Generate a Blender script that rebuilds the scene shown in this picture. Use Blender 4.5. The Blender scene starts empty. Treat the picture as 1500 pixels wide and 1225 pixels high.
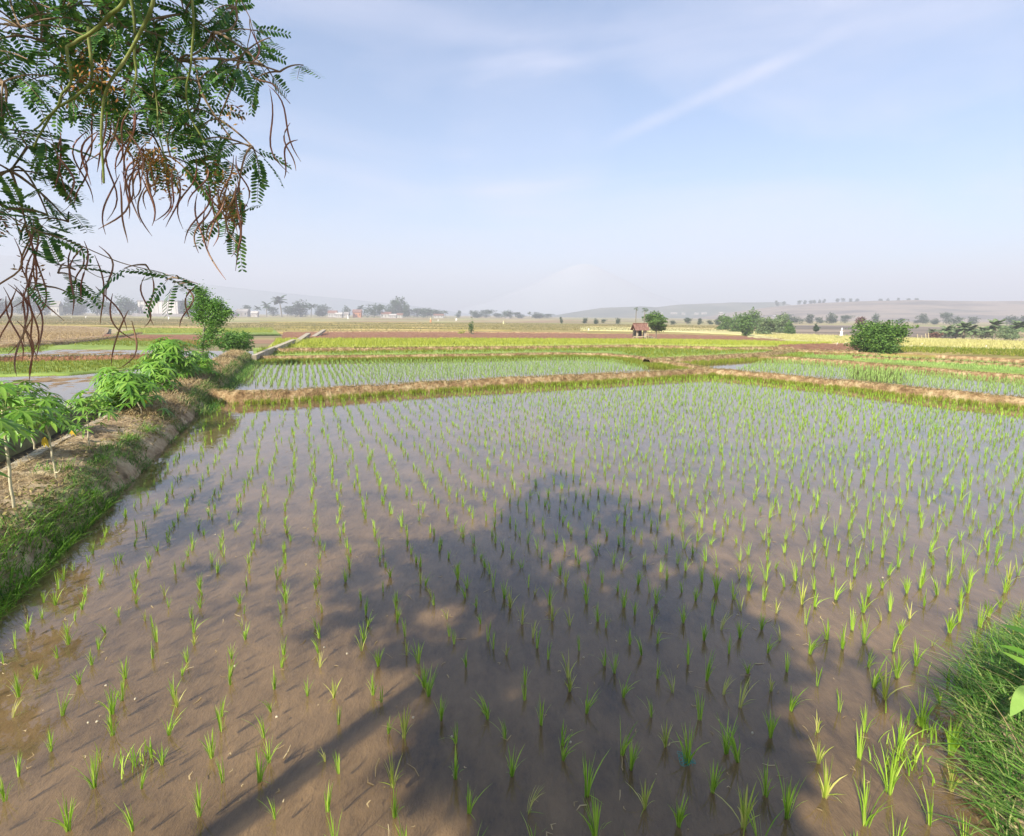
import bpy, math, random
import numpy as np
rnd = random.Random(7)
rs = np.random.RandomState(11)
scn = bpy.context.scene
COL = scn.collection
# ------------------------------------------------------------------ camera
F, PX, PY, H = 780.0, 750.0, 562.5, 2.2
PITCH = math.atan(101.5 / F)
ROLL = 0.008
cam = bpy.data.cameras.new('camera')
camo = bpy.data.objects.new('camera', cam); COL.objects.link(camo)
camo.location = (0, 0, H)
camo.rotation_euler = (math.pi / 2 - PITCH, 0, 0)
camo.rotation_mode = 'QUATERNION'
from mathutils import Euler, Quaternion, Vector, Matrix
q = Euler((math.pi / 2 - PITCH, 0, 0)).to_quaternion()
camo.rotation_quaternion = q @ Quaternion((0, 0, 1), ROLL)
cam.sensor_width = 36.0
cam.lens = 36.0 * F / 1500.0
cam.shift_y = -50.0 / 1500.0
cam.clip_start = 0.05; cam.clip_end = 12000
scn.camera = camo
# ------------------------------------------------------------------ sun, sky, exposure
SUN_EL, SUN_AZ = math.radians(38), math.radians(213.5)      # azimuth clockwise from +Y
sd = Vector((math.sin(SUN_AZ) * math.cos(SUN_EL), math.cos(SUN_AZ) * math.cos(SUN_EL), math.sin(SUN_EL)))
sun = bpy.data.lights.new('sun', 'SUN'); sun.energy = 5.0; sun.angle = math.radians(0.55); sun.color = (1.0, 0.94, 0.83)
suno = bpy.data.objects.new('sun', sun); COL.objects.link(suno)
suno.rotation_euler = sd.to_track_quat('Z', 'Y').to_euler(); suno.location = (-6, -8, 12)
scn.view_settings.view_transform = 'Standard'; scn.view_settings.look = 'None'
scn.view_settings.exposure = 1.24; scn.view_settings.gamma = 1
HAZE = 0.00092
world = bpy.data.worlds.new('World'); scn.world = world; world.use_nodes = True
def build_world():
    nt = world.node_tree; N = nt.nodes; L = nt.links; N.clear()
    out = N.new('ShaderNodeOutputWorld'); bg = N.new('ShaderNodeBackground'); bg.inputs[1].default_value = 0.076
    L.new(bg.outputs[0], out.inputs[0])
    sky = N.new('ShaderNodeTexSky'); sky.sky_type = 'NISHITA'; sky.sun_disc = False
    sky.sun_elevation = SUN_EL; sky.sun_rotation = SUN_AZ; sky.air_density = 1.0; sky.dust_density = 1.0; sky.ozone_density = 1.2
    tc = N.new('ShaderNodeTexCoord')
    mp = N.new('ShaderNodeMapping'); mp.inputs['Scale'].default_value = (1.2, 2.2, 5.0); mp.inputs['Rotation'].default_value = (0.3, 0.45, 0.5)
    L.new(tc.outputs['Generated'], mp.inputs[0])
    no = N.new('ShaderNodeTexNoise'); no.inputs['Scale'].default_value = 1.5; no.inputs['Detail'].default_value = 7; no.inputs['Roughness'].default_value = 0.52; no.inputs['Distortion'].default_value = 0.5
    L.new(mp.outputs[0], no.inputs[0])
    cr = N.new('ShaderNodeValToRGB'); cr.color_ramp.elements[0].position = 0.42; cr.color_ramp.elements[1].position = 0.78
    cr.color_ramp.elements[0].color = (0, 0, 0, 1); cr.color_ramp.elements[1].color = (0.6, 0.6, 0.6, 1)
    L.new(no.outputs[0], cr.inputs[0])
    # long thin contrail: a great-circle band between two directions
    a = R(905, 202, 1000) - np.array([0, 0, H]); b = R(1205, 62, 1000) - np.array([0, 0, H])
    a = a / np.linalg.norm(a); b = b / np.linalg.norm(b); n = np.cross(a, b); n /= np.linalg.norm(n)
    mid = (a + b); mid /= np.linalg.norm(mid)
    def dot(v):
        d = N.new('ShaderNodeVectorMath'); d.operation = 'DOT_PRODUCT'; d.inputs[1].default_value = tuple(v)
        L.new(tc.outputs['Generated'], d.inputs[0]); return d.outputs['Value']
    def mr(s, a0, a1, b0, b1):
        m = N.new('ShaderNodeMapRange'); m.interpolation_type = 'SMOOTHSTEP'
        for i, v in enumerate((a0, a1, b0, b1)): m.inputs[i + 1].default_value = v
        L.new(s, m.inputs[0]); return m.outputs[0]
    def ma(op, x, y):
        m = N.new('ShaderNodeMath'); m.operation = op
        for i, v in enumerate((x, y)):
            if isinstance(v, (int, float)): m.inputs[i].default_value = v
            elif v is not None: L.new(v, m.inputs[i])
        return m.outputs[0]
    n2 = N.new('ShaderNodeTexNoise'); n2.inputs['Scale'].default_value = 14; n2.inputs['Detail'].default_value = 4
    L.new(tc.outputs['Generated'], n2.inputs[0])
    dd = ma('ABSOLUTE', ma('ADD', dot(n), ma('MULTIPLY', ma('SUBTRACT', n2.outputs[0], 0.5), 0.008)), None)
    band = ma('MULTIPLY', mr(dd, 0.0, 0.017, 1, 0), mr(dot(mid), math.cos(0.21), math.cos(0.06), 0, 1))
    band = ma('MULTIPLY', ma('MULTIPLY', band, 0.36), ma('MULTIPLY', mr(n2.outputs[0], .3, .6, .45, 1.), 1.0))
    # pale puff left of centre
    p = R(775, 205, 1000) - np.array([0, 0, H]); p /= np.linalg.norm(p)
    puff = ma('MULTIPLY', ma('MULTIPLY', mr(dot(p), math.cos(0.17), math.cos(0.0), 0, .65), mr(no.outputs[0], .35, .6, .15, 1)), 1.0)
    sm = ma('MINIMUM', ma('ADD', ma('ADD', cr.outputs[0], band), puff), 0.8)
    mx = N.new('ShaderNodeMixRGB'); L.new(sm, mx.inputs[0])
    # slightly lavender tint of the hazy tropical sky
    ti = N.new('ShaderNodeMixRGB'); ti.blend_type = 'MULTIPLY'; ti.inputs[0].default_value = 1; ti.inputs[2].default_value = SKY_TINT
    L.new(sky.outputs[0], ti.inputs[1]); L.new(ti.outputs[0], mx.inputs[1])
    mx.inputs[2].default_value = (5.0, 5.1, 6.3, 1)
    L.new(mx.outputs[0], bg.inputs[0])
SKY_TINT = (.66, .94, 1.14, 1)

# ------------------------------------------------------------------ projection helpers (photo pixel <-> world)
CR, SR = math.cos(ROLL), math.sin(ROLL)
def ray(x, y):
    u = (np.asarray(x, float) - PX) / F; v = -(np.asarray(y, float) - PY) / F
    u, v = u * CR - v * SR, u * SR + v * CR
    return np.stack([u, math.cos(PITCH) + v * math.sin(PITCH), -math.sin(PITCH) + v * math.cos(PITCH)], -1)
def zt(y):                                           # the land falls gently beyond 28 m
    t = np.clip((np.asarray(y, float) - 28) / 82, 0, 1); return -1.6 * t * t * (3 - 2 * t)
def G(x, y, dz=0.0):                                 # point of the terrain (+dz) seen at a pixel
    d = ray(x, y); z = np.zeros(d.shape[:-1]) + dz
    dn = np.minimum(d[..., 2], -1e-4)
    for _ in range(30):
        t = (z - H) / dn; z = 0.5 * z + 0.5 * (zt(d[..., 1] * t) + dz)
    t = (z - H) / dn
    return d * t[..., None] + np.array([0, 0, H])
def R(x, y, Y):                                      # point at forward distance Y seen at a pixel
    d = ray(x, y); return d * (Y / d[..., 1])[..., None] + np.array([0, 0, H]) if np.ndim(d) > 1 else d * (Y / d[1]) + np.array([0, 0, H])
def proj(P):
    P = np.asarray(P, float); dx, dy, dz = P[..., 0], P[..., 1], P[..., 2] - H
    c, s = math.cos(PITCH), math.sin(PITCH)
    z = dy * c - dz * s; v = (dy * s + dz * c) / z; u = dx / z
    u, v = u * CR + v * SR, -u * SR + v * CR
    return PX + F * u, PY - F * v, z
def inpoly(x, y, poly):
    ins = np.zeros(x.shape, bool); n = len(poly)
    for i in range(n):
        x1, y1 = poly[i]; x2, y2 = poly[(i + 1) % n]
        c = ((y1 > y) != (y2 > y)) & (x < (x2 - x1) * (y - y1) / ((y2 - y1) + 1e-12) + x1)
        ins ^= c
    return ins
_K = [(rs.randn(2), rs.rand() * 6.28) for _ in range(40)]
def fbm(x, y, sc=1.0, oct=4):
    o = 0; amp = 1; tot = 0
    for k in range(oct):
        s = 0
        for j in range(5):
            (kx, ky), ph = _K[(k * 5 + j) % 40]; s = s + np.sin((kx * x + ky * y) * sc * 1.7 + ph)
        o = o + s / 5 * amp; tot += amp; amp *= .55; sc *= 2.1
    return o / tot

# ------------------------------------------------------------------ mesh helpers
class MB:
    def __init__(s): s.v = []; s.f = []; s.n = 0; s.m = []
    def add(s, V, Fc, m=0):
        V = np.asarray(V, float).reshape(-1, 3)
        Fc = np.asarray(Fc, int)
        s.v.append(V); s.f.append(Fc + s.n); s.m.append(np.full(len(Fc), m)); s.n += len(V)
    def box(s, c, size, rz=0, m=0, rot=None):
        x, y, z = [a / 2 for a in size]
        V = np.array([[i, j, k] for k in (-z, z) for j in (-y, y) for i in (-x, x)], float)
        if rot is not None: V = V @ np.array(rot).T
        c_, s_ = math.cos(rz), math.sin(rz); V = V @ np.array([[c_, s_, 0], [-s_, c_, 0], [0, 0, 1]])
        s.add(V + np.array(c), [[0, 2, 3, 1], [4, 5, 7, 6], [0, 1, 5, 4], [2, 6, 7, 3], [0, 4, 6, 2], [1, 3, 7, 5]], m)
    def tube(s, pts, rad, n=6, m=0, cap=True):
        P = np.array(pts, float); k = len(P)
        r = np.interp(np.linspace(0, 1, k), np.linspace(0, 1, len(rad)), rad) if hasattr(rad, '__len__') else np.full(k, rad)
        T = np.gradient(P, axis=0); T /= np.linalg.norm(T, axis=1)[:, None] + 1e-9
        up = np.array([0.31, 0.12, 0.94]); A = np.cross(T, up); A /= np.linalg.norm(A, axis=1)[:, None] + 1e-9; B = np.cross(T, A)
        a = np.linspace(0, 2 * math.pi, n, endpoint=False)
        V = P[:, None] + r[:, None, None] * (A[:, None] * np.cos(a)[None, :, None] + B[:, None] * np.sin(a)[None, :, None])
        f = []
        for i in range(k - 1):
            for j in range(n): f.append([i * n + j, i * n + (j + 1) % n, (i + 1) * n + (j + 1) % n, (i + 1) * n + j])
        s.add(V, f, m)
        if cap:
            c0 = len(P) - 1
            V2 = np.concatenate([V[c0], P[c0][None] + T[c0] * r[c0]]); s.add(V2, [[j, (j + 1) % n, n, n] for j in range(n)], m)
            V3 = np.concatenate([V[0], P[0][None]]); s.add(V3, [[(j + 1) % n, j, n, n] for j in range(n)], m)
    def build(s, name, mats, parent=None, smooth=True, loc=None):
        V = np.concatenate(s.v); Fc = np.concatenate([f if f.shape[1] == 4 else np.c_[f, f[:, 2:]] for f in s.f]); M = np.concatenate(s.m)
        if loc is not None: V = V - np.array(loc)
        tri = Fc[:, 2] == Fc[:, 3]; sizes = np.where(tri, 3, 4)
        mask = np.ones(Fc.shape, bool); mask[tri, 3] = False
        lv = Fc[mask]; st = np.concatenate([[0], np.cumsum(sizes)[:-1]])
        me = bpy.data.meshes.new(name)
        me.vertices.add(len(V)); me.vertices.foreach_set('co', V.astype(np.float32).ravel())
        me.loops.add(len(lv)); me.loops.foreach_set('vertex_index', lv.astype(np.int32))
        me.polygons.add(len(sizes)); me.polygons.foreach_set('loop_start', st.astype(np.int32)); me.polygons.foreach_set('loop_total', sizes.astype(np.int32))
        me.polygons.foreach_set('material_index', M.astype(np.int32))
        me.polygons.foreach_set('use_smooth', np.full(len(sizes), bool(smooth)))
        me.update(calc_edges=True); me.validate()
        for mm in (mats if isinstance(mats, (list, tuple)) else [mats]): me.materials.append(mm)
        o = bpy.data.objects.new(name, me); COL.objects.link(o)
        if loc is not None and parent is None: o.location = loc
        if parent is not None: o.parent = parent
        return o
def tag(o, label=None, cat=None, group=None, kind=None):
    if label: o['label'] = label
    if cat: o['category'] = cat
    if group: o['group'] = group
    if kind: o['kind'] = kind
    return o
def empty(name, loc, rz=0):
    o = bpy.data.objects.new(name, None); COL.objects.link(o); o.location = tuple(loc); o.rotation_euler = (0, 0, rz); o.empty_display_size = .2
    return o
def copy_tree(o, loc, rz=0, sc=1.0):
    r = o.copy(); COL.objects.link(r); r.location = tuple(loc); r.rotation_euler = (0, 0, rz); r.scale = (sc, sc, sc) if not hasattr(sc, '__len__') else sc
    for ch in list(o.children):
        c = ch.copy(); COL.objects.link(c); c.parent = r
        for g2 in list(ch.children):
            d = g2.copy(); COL.objects.link(d); d.parent = c
    return r
def grid(mb, V, m=0):                                # V (a,b,3)
    a, b = V.shape[:2]; i = np.arange(a - 1)[:, None] * b + np.arange(b - 1)[None]
    i = i.ravel(); mb.add(V.reshape(-1, 3), np.stack([i, i + 1, i + b + 1, i + b], 1), m)
def blades(mb, P, az, h, lean, w, seg=3, m=0, droop=0.25):
    P = np.asarray(P, float); n = len(P)
    az, h, lean, w = [np.broadcast_to(a, (n,)) for a in (az, h, lean, w)]
    d = np.stack([np.cos(az), np.sin(az), 0 * az], 1); sd_ = np.stack([-np.sin(az), np.cos(az), 0 * az], 1)
    tw = rs.uniform(-.9, .9, n); sd_ = sd_ * np.cos(tw)[:, None] + d * np.sin(tw)[:, None]
    t = np.linspace(0, 1, seg + 1)
    out = []
    for tt in t:
        c = P + d * (lean * h * (0.35 * tt + .65 * tt ** 2))[:, None]; c[:, 2] += h * (tt - droop * lean * tt ** 3) * np.sqrt(np.maximum(0.15, 1 - .5 * np.minimum(lean, 1.3) ** 2 * .7))
        ww = w * (0.75 + .5 * tt) * (1 - tt ** 2.2) / 2 + w * .02
        out.append(c - sd_ * ww[:, None]); out.append(c + sd_ * ww[:, None])
    V = np.stack(out, 1)                              # n, 2(seg+1), 3
    k = 2 * (seg + 1)
    f = np.array([[2 * i, 2 * i + 1, 2 * i + 3, 2 * i + 2] for i in range(seg)])
    Fc = (np.arange(n)[:, None, None] * k + f[None]).reshape(-1, 4)
    mb.add(V, Fc, m)
def leafquads(mb, C, size, asp=.5, m=0, N=None, updown=0.0):
    C = np.asarray(C, float); n = len(C); size = np.broadcast_to(size, (n,))
    a = rs.randn(n, 3); a[:, 2] = a[:, 2] * .6 - updown; a /= np.linalg.norm(a, axis=1)[:, None]
    b = rs.randn(n, 3)
    if N is not None: b = np.cross(N + rs.randn(n, 3) * .5, a)
    b -= (a * b).sum(1)[:, None] * a; b /= np.linalg.norm(b, axis=1)[:, None]
    a = a * size[:, None] / 2; b = b * size[:, None] * asp / 2
    V = np.stack([C - a, C + b * .9 - a * .1, C + a, C - b * .9 - a * .1], 1)
    mb.add(V, np.arange(n * 4).reshape(n, 4), m)

# ------------------------------------------------------------------ materials
def mat(name, cols, scale=4.0, rough=.85, bump=0.0, bscale=None, island=0.0, trans=0.0, stretch=(1, 1, 1), detail=5, spec=.25, lo=.3, hi=.7, hue=None, coord='Object', sheen=0):
    m = bpy.data.materials.new(name); m.use_nodes = True; nt = m.node_tree; N = nt.nodes; L = nt.links
    bs = N['Principled BSDF']; out = N['Material Output']
    bs.inputs['Roughness'].default_value = rough; bs.inputs['Specular IOR Level'].default_value = spec
    tc = N.new('ShaderNodeTexCoord'); mp = N.new('ShaderNodeMapping'); mp.inputs['Scale'].default_value = stretch
    L.new(tc.outputs[coord], mp.inputs[0])
    no = N.new('ShaderNodeTexNoise'); no.inputs['Scale'].default_value = scale; no.inputs['Detail'].default_value = detail; no.inputs['Roughness'].default_value = .62
    L.new(mp.outputs[0], no.inputs[0])
    cr = N.new('ShaderNodeValToRGB'); e = cr.color_ramp.elements
    e[0].position = lo; e[1].position = hi; e[0].color = (*cols[0], 1); e[1].color = (*cols[-1], 1)
    for i, c in enumerate(cols[1:-1]):
        x = e.new(lo + (hi - lo) * (i + 1) / (len(cols) - 1)); x.color = (*c, 1)
    src = no.outputs[0]
    if island:
        ge = N.new('ShaderNodeNewGeometry'); mi = N.new('ShaderNodeMix'); mi.data_type = 'FLOAT'; mi.inputs[0].default_value = island
        L.new(no.outputs[0], mi.inputs[2]); L.new(ge.outputs['Random Per Island'], mi.inputs[3]); src = mi.outputs[0]
    L.new(src, cr.inputs[0]); L.new(cr.outputs[0], bs.inputs['Base Color'])
    if bump:
        n2 = N.new('ShaderNodeTexNoise'); n2.inputs['Scale'].default_value = bscale or scale * 3; n2.inputs['Detail'].default_value = 6; n2.inputs['Roughness'].default_value = .65
        L.new(mp.outputs[0], n2.inputs[0])
        bp = N.new('ShaderNodeBump'); bp.inputs['Strength'].default_value = 1; bp.inputs['Distance'].default_value = bump
        L.new(n2.outputs[0], bp.inputs['Height']); L.new(bp.outputs[0], bs.inputs['Normal'])
    if trans:
        tr = N.new('ShaderNodeBsdfTranslucent'); mx = N.new('ShaderNodeMixShader'); mx.inputs[0].default_value = trans
        L.new(cr.outputs[0], tr.inputs[0]); L.new(bs.outputs[0], mx.inputs[1]); L.new(tr.outputs[0], mx.inputs[2]); L.new(mx.outputs[0], out.inputs[0])
    return m
M = {}
M['rice'] = mat('rice', [(.13, .28, .014), (.28, .47, .03), (.46, .58, .09)], 1.5, .5, island=.75, trans=.35, lo=.1, hi=.9, spec=.35)
M['riceyellow'] = mat('riceyellow', [(.20, .28, .03), (.40, .47, .06), (.60, .55, .18)], 1.5, .5, island=.8, trans=.3, lo=.1, hi=.9, spec=.3)
M['ricefar'] = mat('ricefar', [(.17, .29, .06), (.29, .44, .10), (.42, .54, .18)], 1.5, .6, island=.75, trans=.3, lo=.1, hi=.9)
M['weed'] = mat('weed', [(.10, .15, .012), (.20, .25, .02), (.32, .30, .05)], 1.2, .6, island=.7, trans=.3, lo=.1, hi=.9)
M['yellowrice'] = mat('yellowrice', [(.24, .29, .03), (.36, .40, .05), (.48, .47, .09)], .6, .6, island=.6, trans=.3, lo=.1, hi=.9)
M['ripe'] = mat('ripe', [(.34, .33, .10), (.47, .43, .16), (.58, .52, .24)], .3, .7, island=.6, trans=.2, lo=.1, hi=.9)
M['grass'] = mat('grass', [(.055, .15, .012), (.13, .29, .02), (.25, .43, .05)], 2.5, .5, island=.7, trans=.35, lo=.1, hi=.9, spec=.35)
M['deepgrass'] = mat('deepgrass', [(.025, .07, .012), (.075, .19, .025), (.18, .35, .05), (.40, .38, .14)], 1.5, .55, island=.85, trans=.3, lo=.05, hi=1.0, spec=.3)
M['straw'] = mat('straw', [(.22, .15, .07), (.40, .29, .14), (.56, .44, .24)], 1.3, .8, island=.7, trans=.1, lo=.1, hi=.9)
M['strawgreen'] = mat('strawgreen', [(.09, .12, .02), (.24, .21, .07), (.42, .32, .15)], 2.0, .8, island=.7, trans=.15, lo=.1, hi=.9)
M['bank'] = mat('bank', [(.11, .07, .035), (.36, .26, .15), (.56, .44, .28)], 4.0, .95, .06, 12, lo=.3, hi=.66)
M['bund'] = mat('bund', [(.11, .06, .025), (.28, .18, .085), (.50, .38, .21)], 4.0, .95, .09, 8, lo=.3, hi=.7)
M['tilled'] = mat('tilled', [(.12, .045, .022), (.27, .125, .065), (.40, .23, .13)], 1.6, .95, .3, 3.0, lo=.3, hi=.7)
M['dryfield'] = mat('dryfield', [(.26, .21, .08), (.38, .31, .14), (.48, .40, .20)], .25, .95, .05, 2, stretch=(.3, 1.6, 1))
M['olive'] = mat('olive', [(.13, .11, .03), (.25, .20, .055), (.40, .29, .12)], .22, .95, .05, 2, stretch=(.25, 1.6, 1), lo=.32, hi=.68)
M['greenfield'] = mat('greenfield', [(.12, .17, .03), (.19, .26, .05), (.28, .33, .08)], .5, .9, .04, 3)
M['yellowfield'] = mat('yellowfield', [(.22, .26, .04), (.34, .36, .06), (.42, .42, .10)], .4, .9, .04, 3)
M['ripefield'] = mat('ripefield', [(.36, .33, .12), (.48, .43, .18), (.56, .50, .25)], .2, .9, .04, 2, stretch=(.4, 1.4, 1))
M['concrete'] = mat('concrete', [(.24, .19, .12), (.38, .32, .23), (.50, .45, .36)], 3.5, .9, .01, 20)
M['mossy'] = mat('mossy', [(.10, .12, .05), (.20, .21, .12), (.32, .31, .22)], 3, .9, .01, 20)
M['darkmud'] = mat('darkmud', [(.03, .022, .015), (.06, .045, .03)], 3, .5, .02, 8)
M['bark'] = mat('bark', [(.10, .085, .06), (.20, .17, .12), (.30, .27, .20)], 6, .9, .01, 25, stretch=(1, 1, .3))
M['limb'] = mat('limb', [(.07, .08, .02), (.15, .18, .04), (.26, .27, .10)], 9, .8, .003, 40)
M['twig'] = mat('twig', [(.12, .10, .05), (.22, .15, .09), (.30, .20, .14)], 8, .8)
M['pod'] = mat('pod', [(.16, .06, .045), (.26, .12, .08), (.30, .20, .10)], 6, .6, spec=.3, coord='Object')
M['dryflower'] = mat('dryflower', [(.18, .07, .02), (.34, .16, .04), (.38, .26, .08)], 6, .8, island=.8, lo=.1, hi=.9)
M['leaf'] = mat('leaf', [(.025, .085, .025), (.075, .19, .04), (.20, .36, .06)], 1.6, .5, island=.6, trans=.42, lo=.1, hi=.9, spec=.4)
M['leafbright'] = mat('leafbright', [(.05, .14, .015), (.11, .25, .03), (.22, .38, .06)], 1.4, .5, island=.65, trans=.35, lo=.1, hi=.9, spec=.4)  # fresh bright green of the young tree and the canal bush
M['cassava'] = mat('cassava', [(.06, .17, .015), (.16, .33, .03), (.30, .48, .07)], 3, .45, island=.7, trans=.35, lo=.1, hi=.9, spec=.45)
M['cassavastem'] = mat('cassavastem', [(.34, .28, .16), (.50, .44, .28), (.62, .56, .38)], 14, .8, .004, 60)
M['petiole'] = mat('petiole', [(.22, .28, .08), (.34, .36, .12)], 5, .6)
M['yellowleaf'] = mat('yellowleaf', [(.55, .36, .03), (.72, .52, .05)], 6, .6, trans=.3)
M['broadleaf'] = mat('broadleaf', [(.20, .36, .06), (.34, .50, .12)], 5, .45, trans=.4)
M['treefar'] = mat('treefar', [(.02, .042, .016), (.04, .078, .026), (.075, .125, .04)], .35, .7, island=.6, trans=.2, lo=.1, hi=.9)
M['treemid'] = mat('treemid', [(.04, .085, .015), (.085, .16, .03), (.17, .27, .05)], .8, .6, island=.6, trans=.25, lo=.1, hi=.9)
M['bushleaf'] = mat('bushleaf', [(.03, .075, .012), (.08, .17, .025), (.20, .32, .05)], .9, .55, island=.6, trans=.25, lo=.1, hi=.9)
M['redleaf'] = mat('redleaf', [(.06, .035, .02), (.14, .06, .04), (.20, .10, .06)], .8, .7, island=.6, lo=.1, hi=.9)
M['stubbleland'] = mat('stubbleland', [(.17, .10, .05), (.31, .21, .11), (.45, .34, .19)], .8, .95, .2, 2.5, stretch=(.4, 1.5, 1), lo=.34, hi=.66)
M['palmfar'] = mat('palmfar', [(.05, .09, .03), (.13, .19, .07), (.30, .36, .17)], .8, .6, island=.6, trans=.2, lo=.1, hi=.9)
M['rooftile'] = mat('rooftile', [(.11, .055, .042), (.21, .105, .078), (.31, .19, .145)], 3, .85, .02, 9, stretch=(3, .6, 1))
M['wallwhite'] = mat('wallwhite', [(.34, .31, .28), (.50, .47, .43)], .6, .9)
M['palewall'] = mat('palewall', [(.46, .43, .39), (.62, .59, .55)], .25, .9, stretch=(1, 1, .3))
M['wallgrey'] = mat('wallgrey', [(.20, .18, .17), (.32, .30, .28)], .25, .9, stretch=(1, 1, .3))
M['dark'] = mat('dark', [(.02, .02, .02), (.05, .045, .04)], 3, .8)
M['bamboo'] = mat('bamboo', [(.34, .27, .15), (.55, .47, .30)], 4, .8)
M['thatch'] = mat('thatch', [(.26, .22, .16), (.46, .40, .30)], 5, .9, .02, 14)
M['whitecloth'] = mat('whitecloth', [(.50, .49, .46), (.70, .69, .66)], 4, .9)
M['palecloth'] = mat('palecloth', [(.62, .55, .28), (.80, .74, .42)], 4, .9)
M['redcloth'] = mat('redcloth', [(.40, .15, .07), (.60, .28, .14)], 4, .9)
M['shell'] = mat('shell', [(.38, .31, .20), (.62, .55, .42)], 20, .6)
M['teal'] = mat('teal', [(.01, .22, .20), (.02, .38, .34)], 20, .6)
M['hill_scrub'] = mat('hill_scrub', [(.05, .07, .05), (.10, .11, .07), (.16, .15, .10)], .012, .95, detail=8)
M['hill_dry'] = mat('hill_dry', [(.055, .055, .045), (.14, .11, .08), (.28, .21, .15), (.09, .085, .065)], .006, .95, stretch=(1, 3, 6), detail=8, lo=.32, hi=.68)
M['palemountain'] = mat('palemountain', [(.27, .31, .33), (.32, .36, .37)], .003, .95)  # haze put into the rock colour, paler so the volcano stays faint
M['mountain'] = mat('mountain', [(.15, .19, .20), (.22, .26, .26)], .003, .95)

def ground_mat():
    m = bpy.data.materials.new('farmland'); m.use_nodes = True; nt = m.node_tree; N = nt.nodes; L = nt.links; bs = N['Principled BSDF']; bs.inputs['Roughness'].default_value = .95
    tc = N.new('ShaderNodeTexCoord'); mp = N.new('ShaderNodeMapping'); mp.inputs['Scale'].default_value = (.014, .05, 1); mp.inputs['Rotation'].default_value = (0, 0, .1)
    L.new(tc.outputs['Object'], mp.inputs[0])
    vo = N.new('ShaderNodeTexVoronoi'); vo.inputs['Scale'].default_value = 1; vo.distance = 'CHEBYCHEV'; L.new(mp.outputs[0], vo.inputs[0])
    cr = N.new('ShaderNodeValToRGB'); e = cr.color_ramp.elements; cr.color_ramp.interpolation = 'CONSTANT'
    cs = [(.28, .22, .08), (.20, .20, .05), (.34, .26, .12), (.24, .13, .07), (.30, .28, .09), (.19, .15, .06), (.36, .28, .14)]
    e[0].color = (*cs[0], 1); e[0].position = 0; e[1].position = 1; e[1].color = (*cs[-1], 1)
    for i, c in enumerate(cs[1:-1]): x = e.new((i + 1) / 6.5); x.color = (*c, 1)
    L.new(vo.outputs['Color'], cr.inputs[0])
    no = N.new('ShaderNodeTexNoise'); no.inputs['Scale'].default_value = .35; no.inputs['Detail'].default_value = 6; mp2 = N.new('ShaderNodeMapping'); mp2.inputs['Scale'].default_value = (.3, 1, 1)
    L.new(tc.outputs['Object'], mp2.inputs[0]); L.new(mp2.outputs[0], no.inputs[0])
    mx = N.new('ShaderNodeMixRGB'); mx.blend_type = 'OVERLAY'; mx.inputs[0].default_value = .6; L.new(cr.outputs[0], mx.inputs[1]); L.new(no.outputs[0], mx.inputs[2])
    L.new(mx.outputs[0], bs.inputs['Base Color']); return m
def water_mat(name='paddy_water', murk=.30):
    m = bpy.data.materials.new(name); m.use_nodes = True; nt = m.node_tree; N = nt.nodes; L = nt.links
    N.remove(N['Principled BSDF']); out = N['Material Output']
    tc = N.new('ShaderNodeTexCoord')
    n1 = N.new('ShaderNodeTexNoise'); n1.inputs['Scale'].default_value = 5; n1.inputs['Detail'].default_value = 3; L.new(tc.outputs['Object'], n1.inputs[0])
    bp = N.new('ShaderNodeBump'); bp.inputs['Distance'].default_value = .0016; bp.inputs['Strength'].default_value = 1; L.new(n1.outputs[0], bp.inputs['Height'])
    ge = N.new('ShaderNodeNewGeometry'); dt = N.new('ShaderNodeVectorMath'); dt.operation = 'DOT_PRODUCT'; L.new(ge.outputs['Incoming'], dt.inputs[0]); L.new(bp.outputs[0], dt.inputs[1])
    def mth(op, a, b=0.0):
        q_ = N.new('ShaderNodeMath'); q_.operation = op
        for i_, v_ in enumerate((a, b)):
            if isinstance(v_, (int, float)): q_.inputs[i_].default_value = v_
            else: L.new(v_, q_.inputs[i_])
        return q_.outputs[0]
    # Schlick reflectance, the same from above and from below, so that sunlight reaches the mud
    fres = mth('ADD', mth('MULTIPLY', mth('POWER', mth('SUBTRACT', 1.0, mth('MINIMUM', mth('ABSOLUTE', dt.outputs['Value']), 1.0)), 3.7), .93), .062)
    tr = N.new('ShaderNodeBsdfTransparent'); tr.inputs[0].default_value = (.93, .89, .80, 1)
    df = N.new('ShaderNodeBsdfDiffuse')
    n2 = N.new('ShaderNodeTexNoise'); n2.inputs['Scale'].default_value = .8; n2.inputs['Detail'].default_value = 4; L.new(tc.outputs['Object'], n2.inputs[0])
    cr = N.new('ShaderNodeValToRGB'); cr.color_ramp.elements[0].color = (.15, .102, .058, 1); cr.color_ramp.elements[1].color = (.215, .15, .088, 1); cr.color_ramp.elements[0].position = .35; cr.color_ramp.elements[1].position = .65
    L.new(n2.outputs[0], cr.inputs[0]); L.new(cr.outputs[0], df.inputs[0])
    m1 = N.new('ShaderNodeMixShader'); m1.inputs[0].default_value = murk; L.new(tr.outputs[0], m1.inputs[1]); L.new(df.outputs[0], m1.inputs[2])
    gl = N.new('ShaderNodeBsdfGlossy'); gl.inputs['Roughness'].default_value = .035; L.new(bp.outputs[0], gl.inputs['Normal'])
    m2 = N.new('ShaderNodeMixShader'); L.new(fres, m2.inputs[0]); L.new(m1.outputs[0], m2.inputs[1]); L.new(gl.outputs[0], m2.inputs[2])
    L.new(m2.outputs[0], out.inputs[0]); return m
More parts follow.
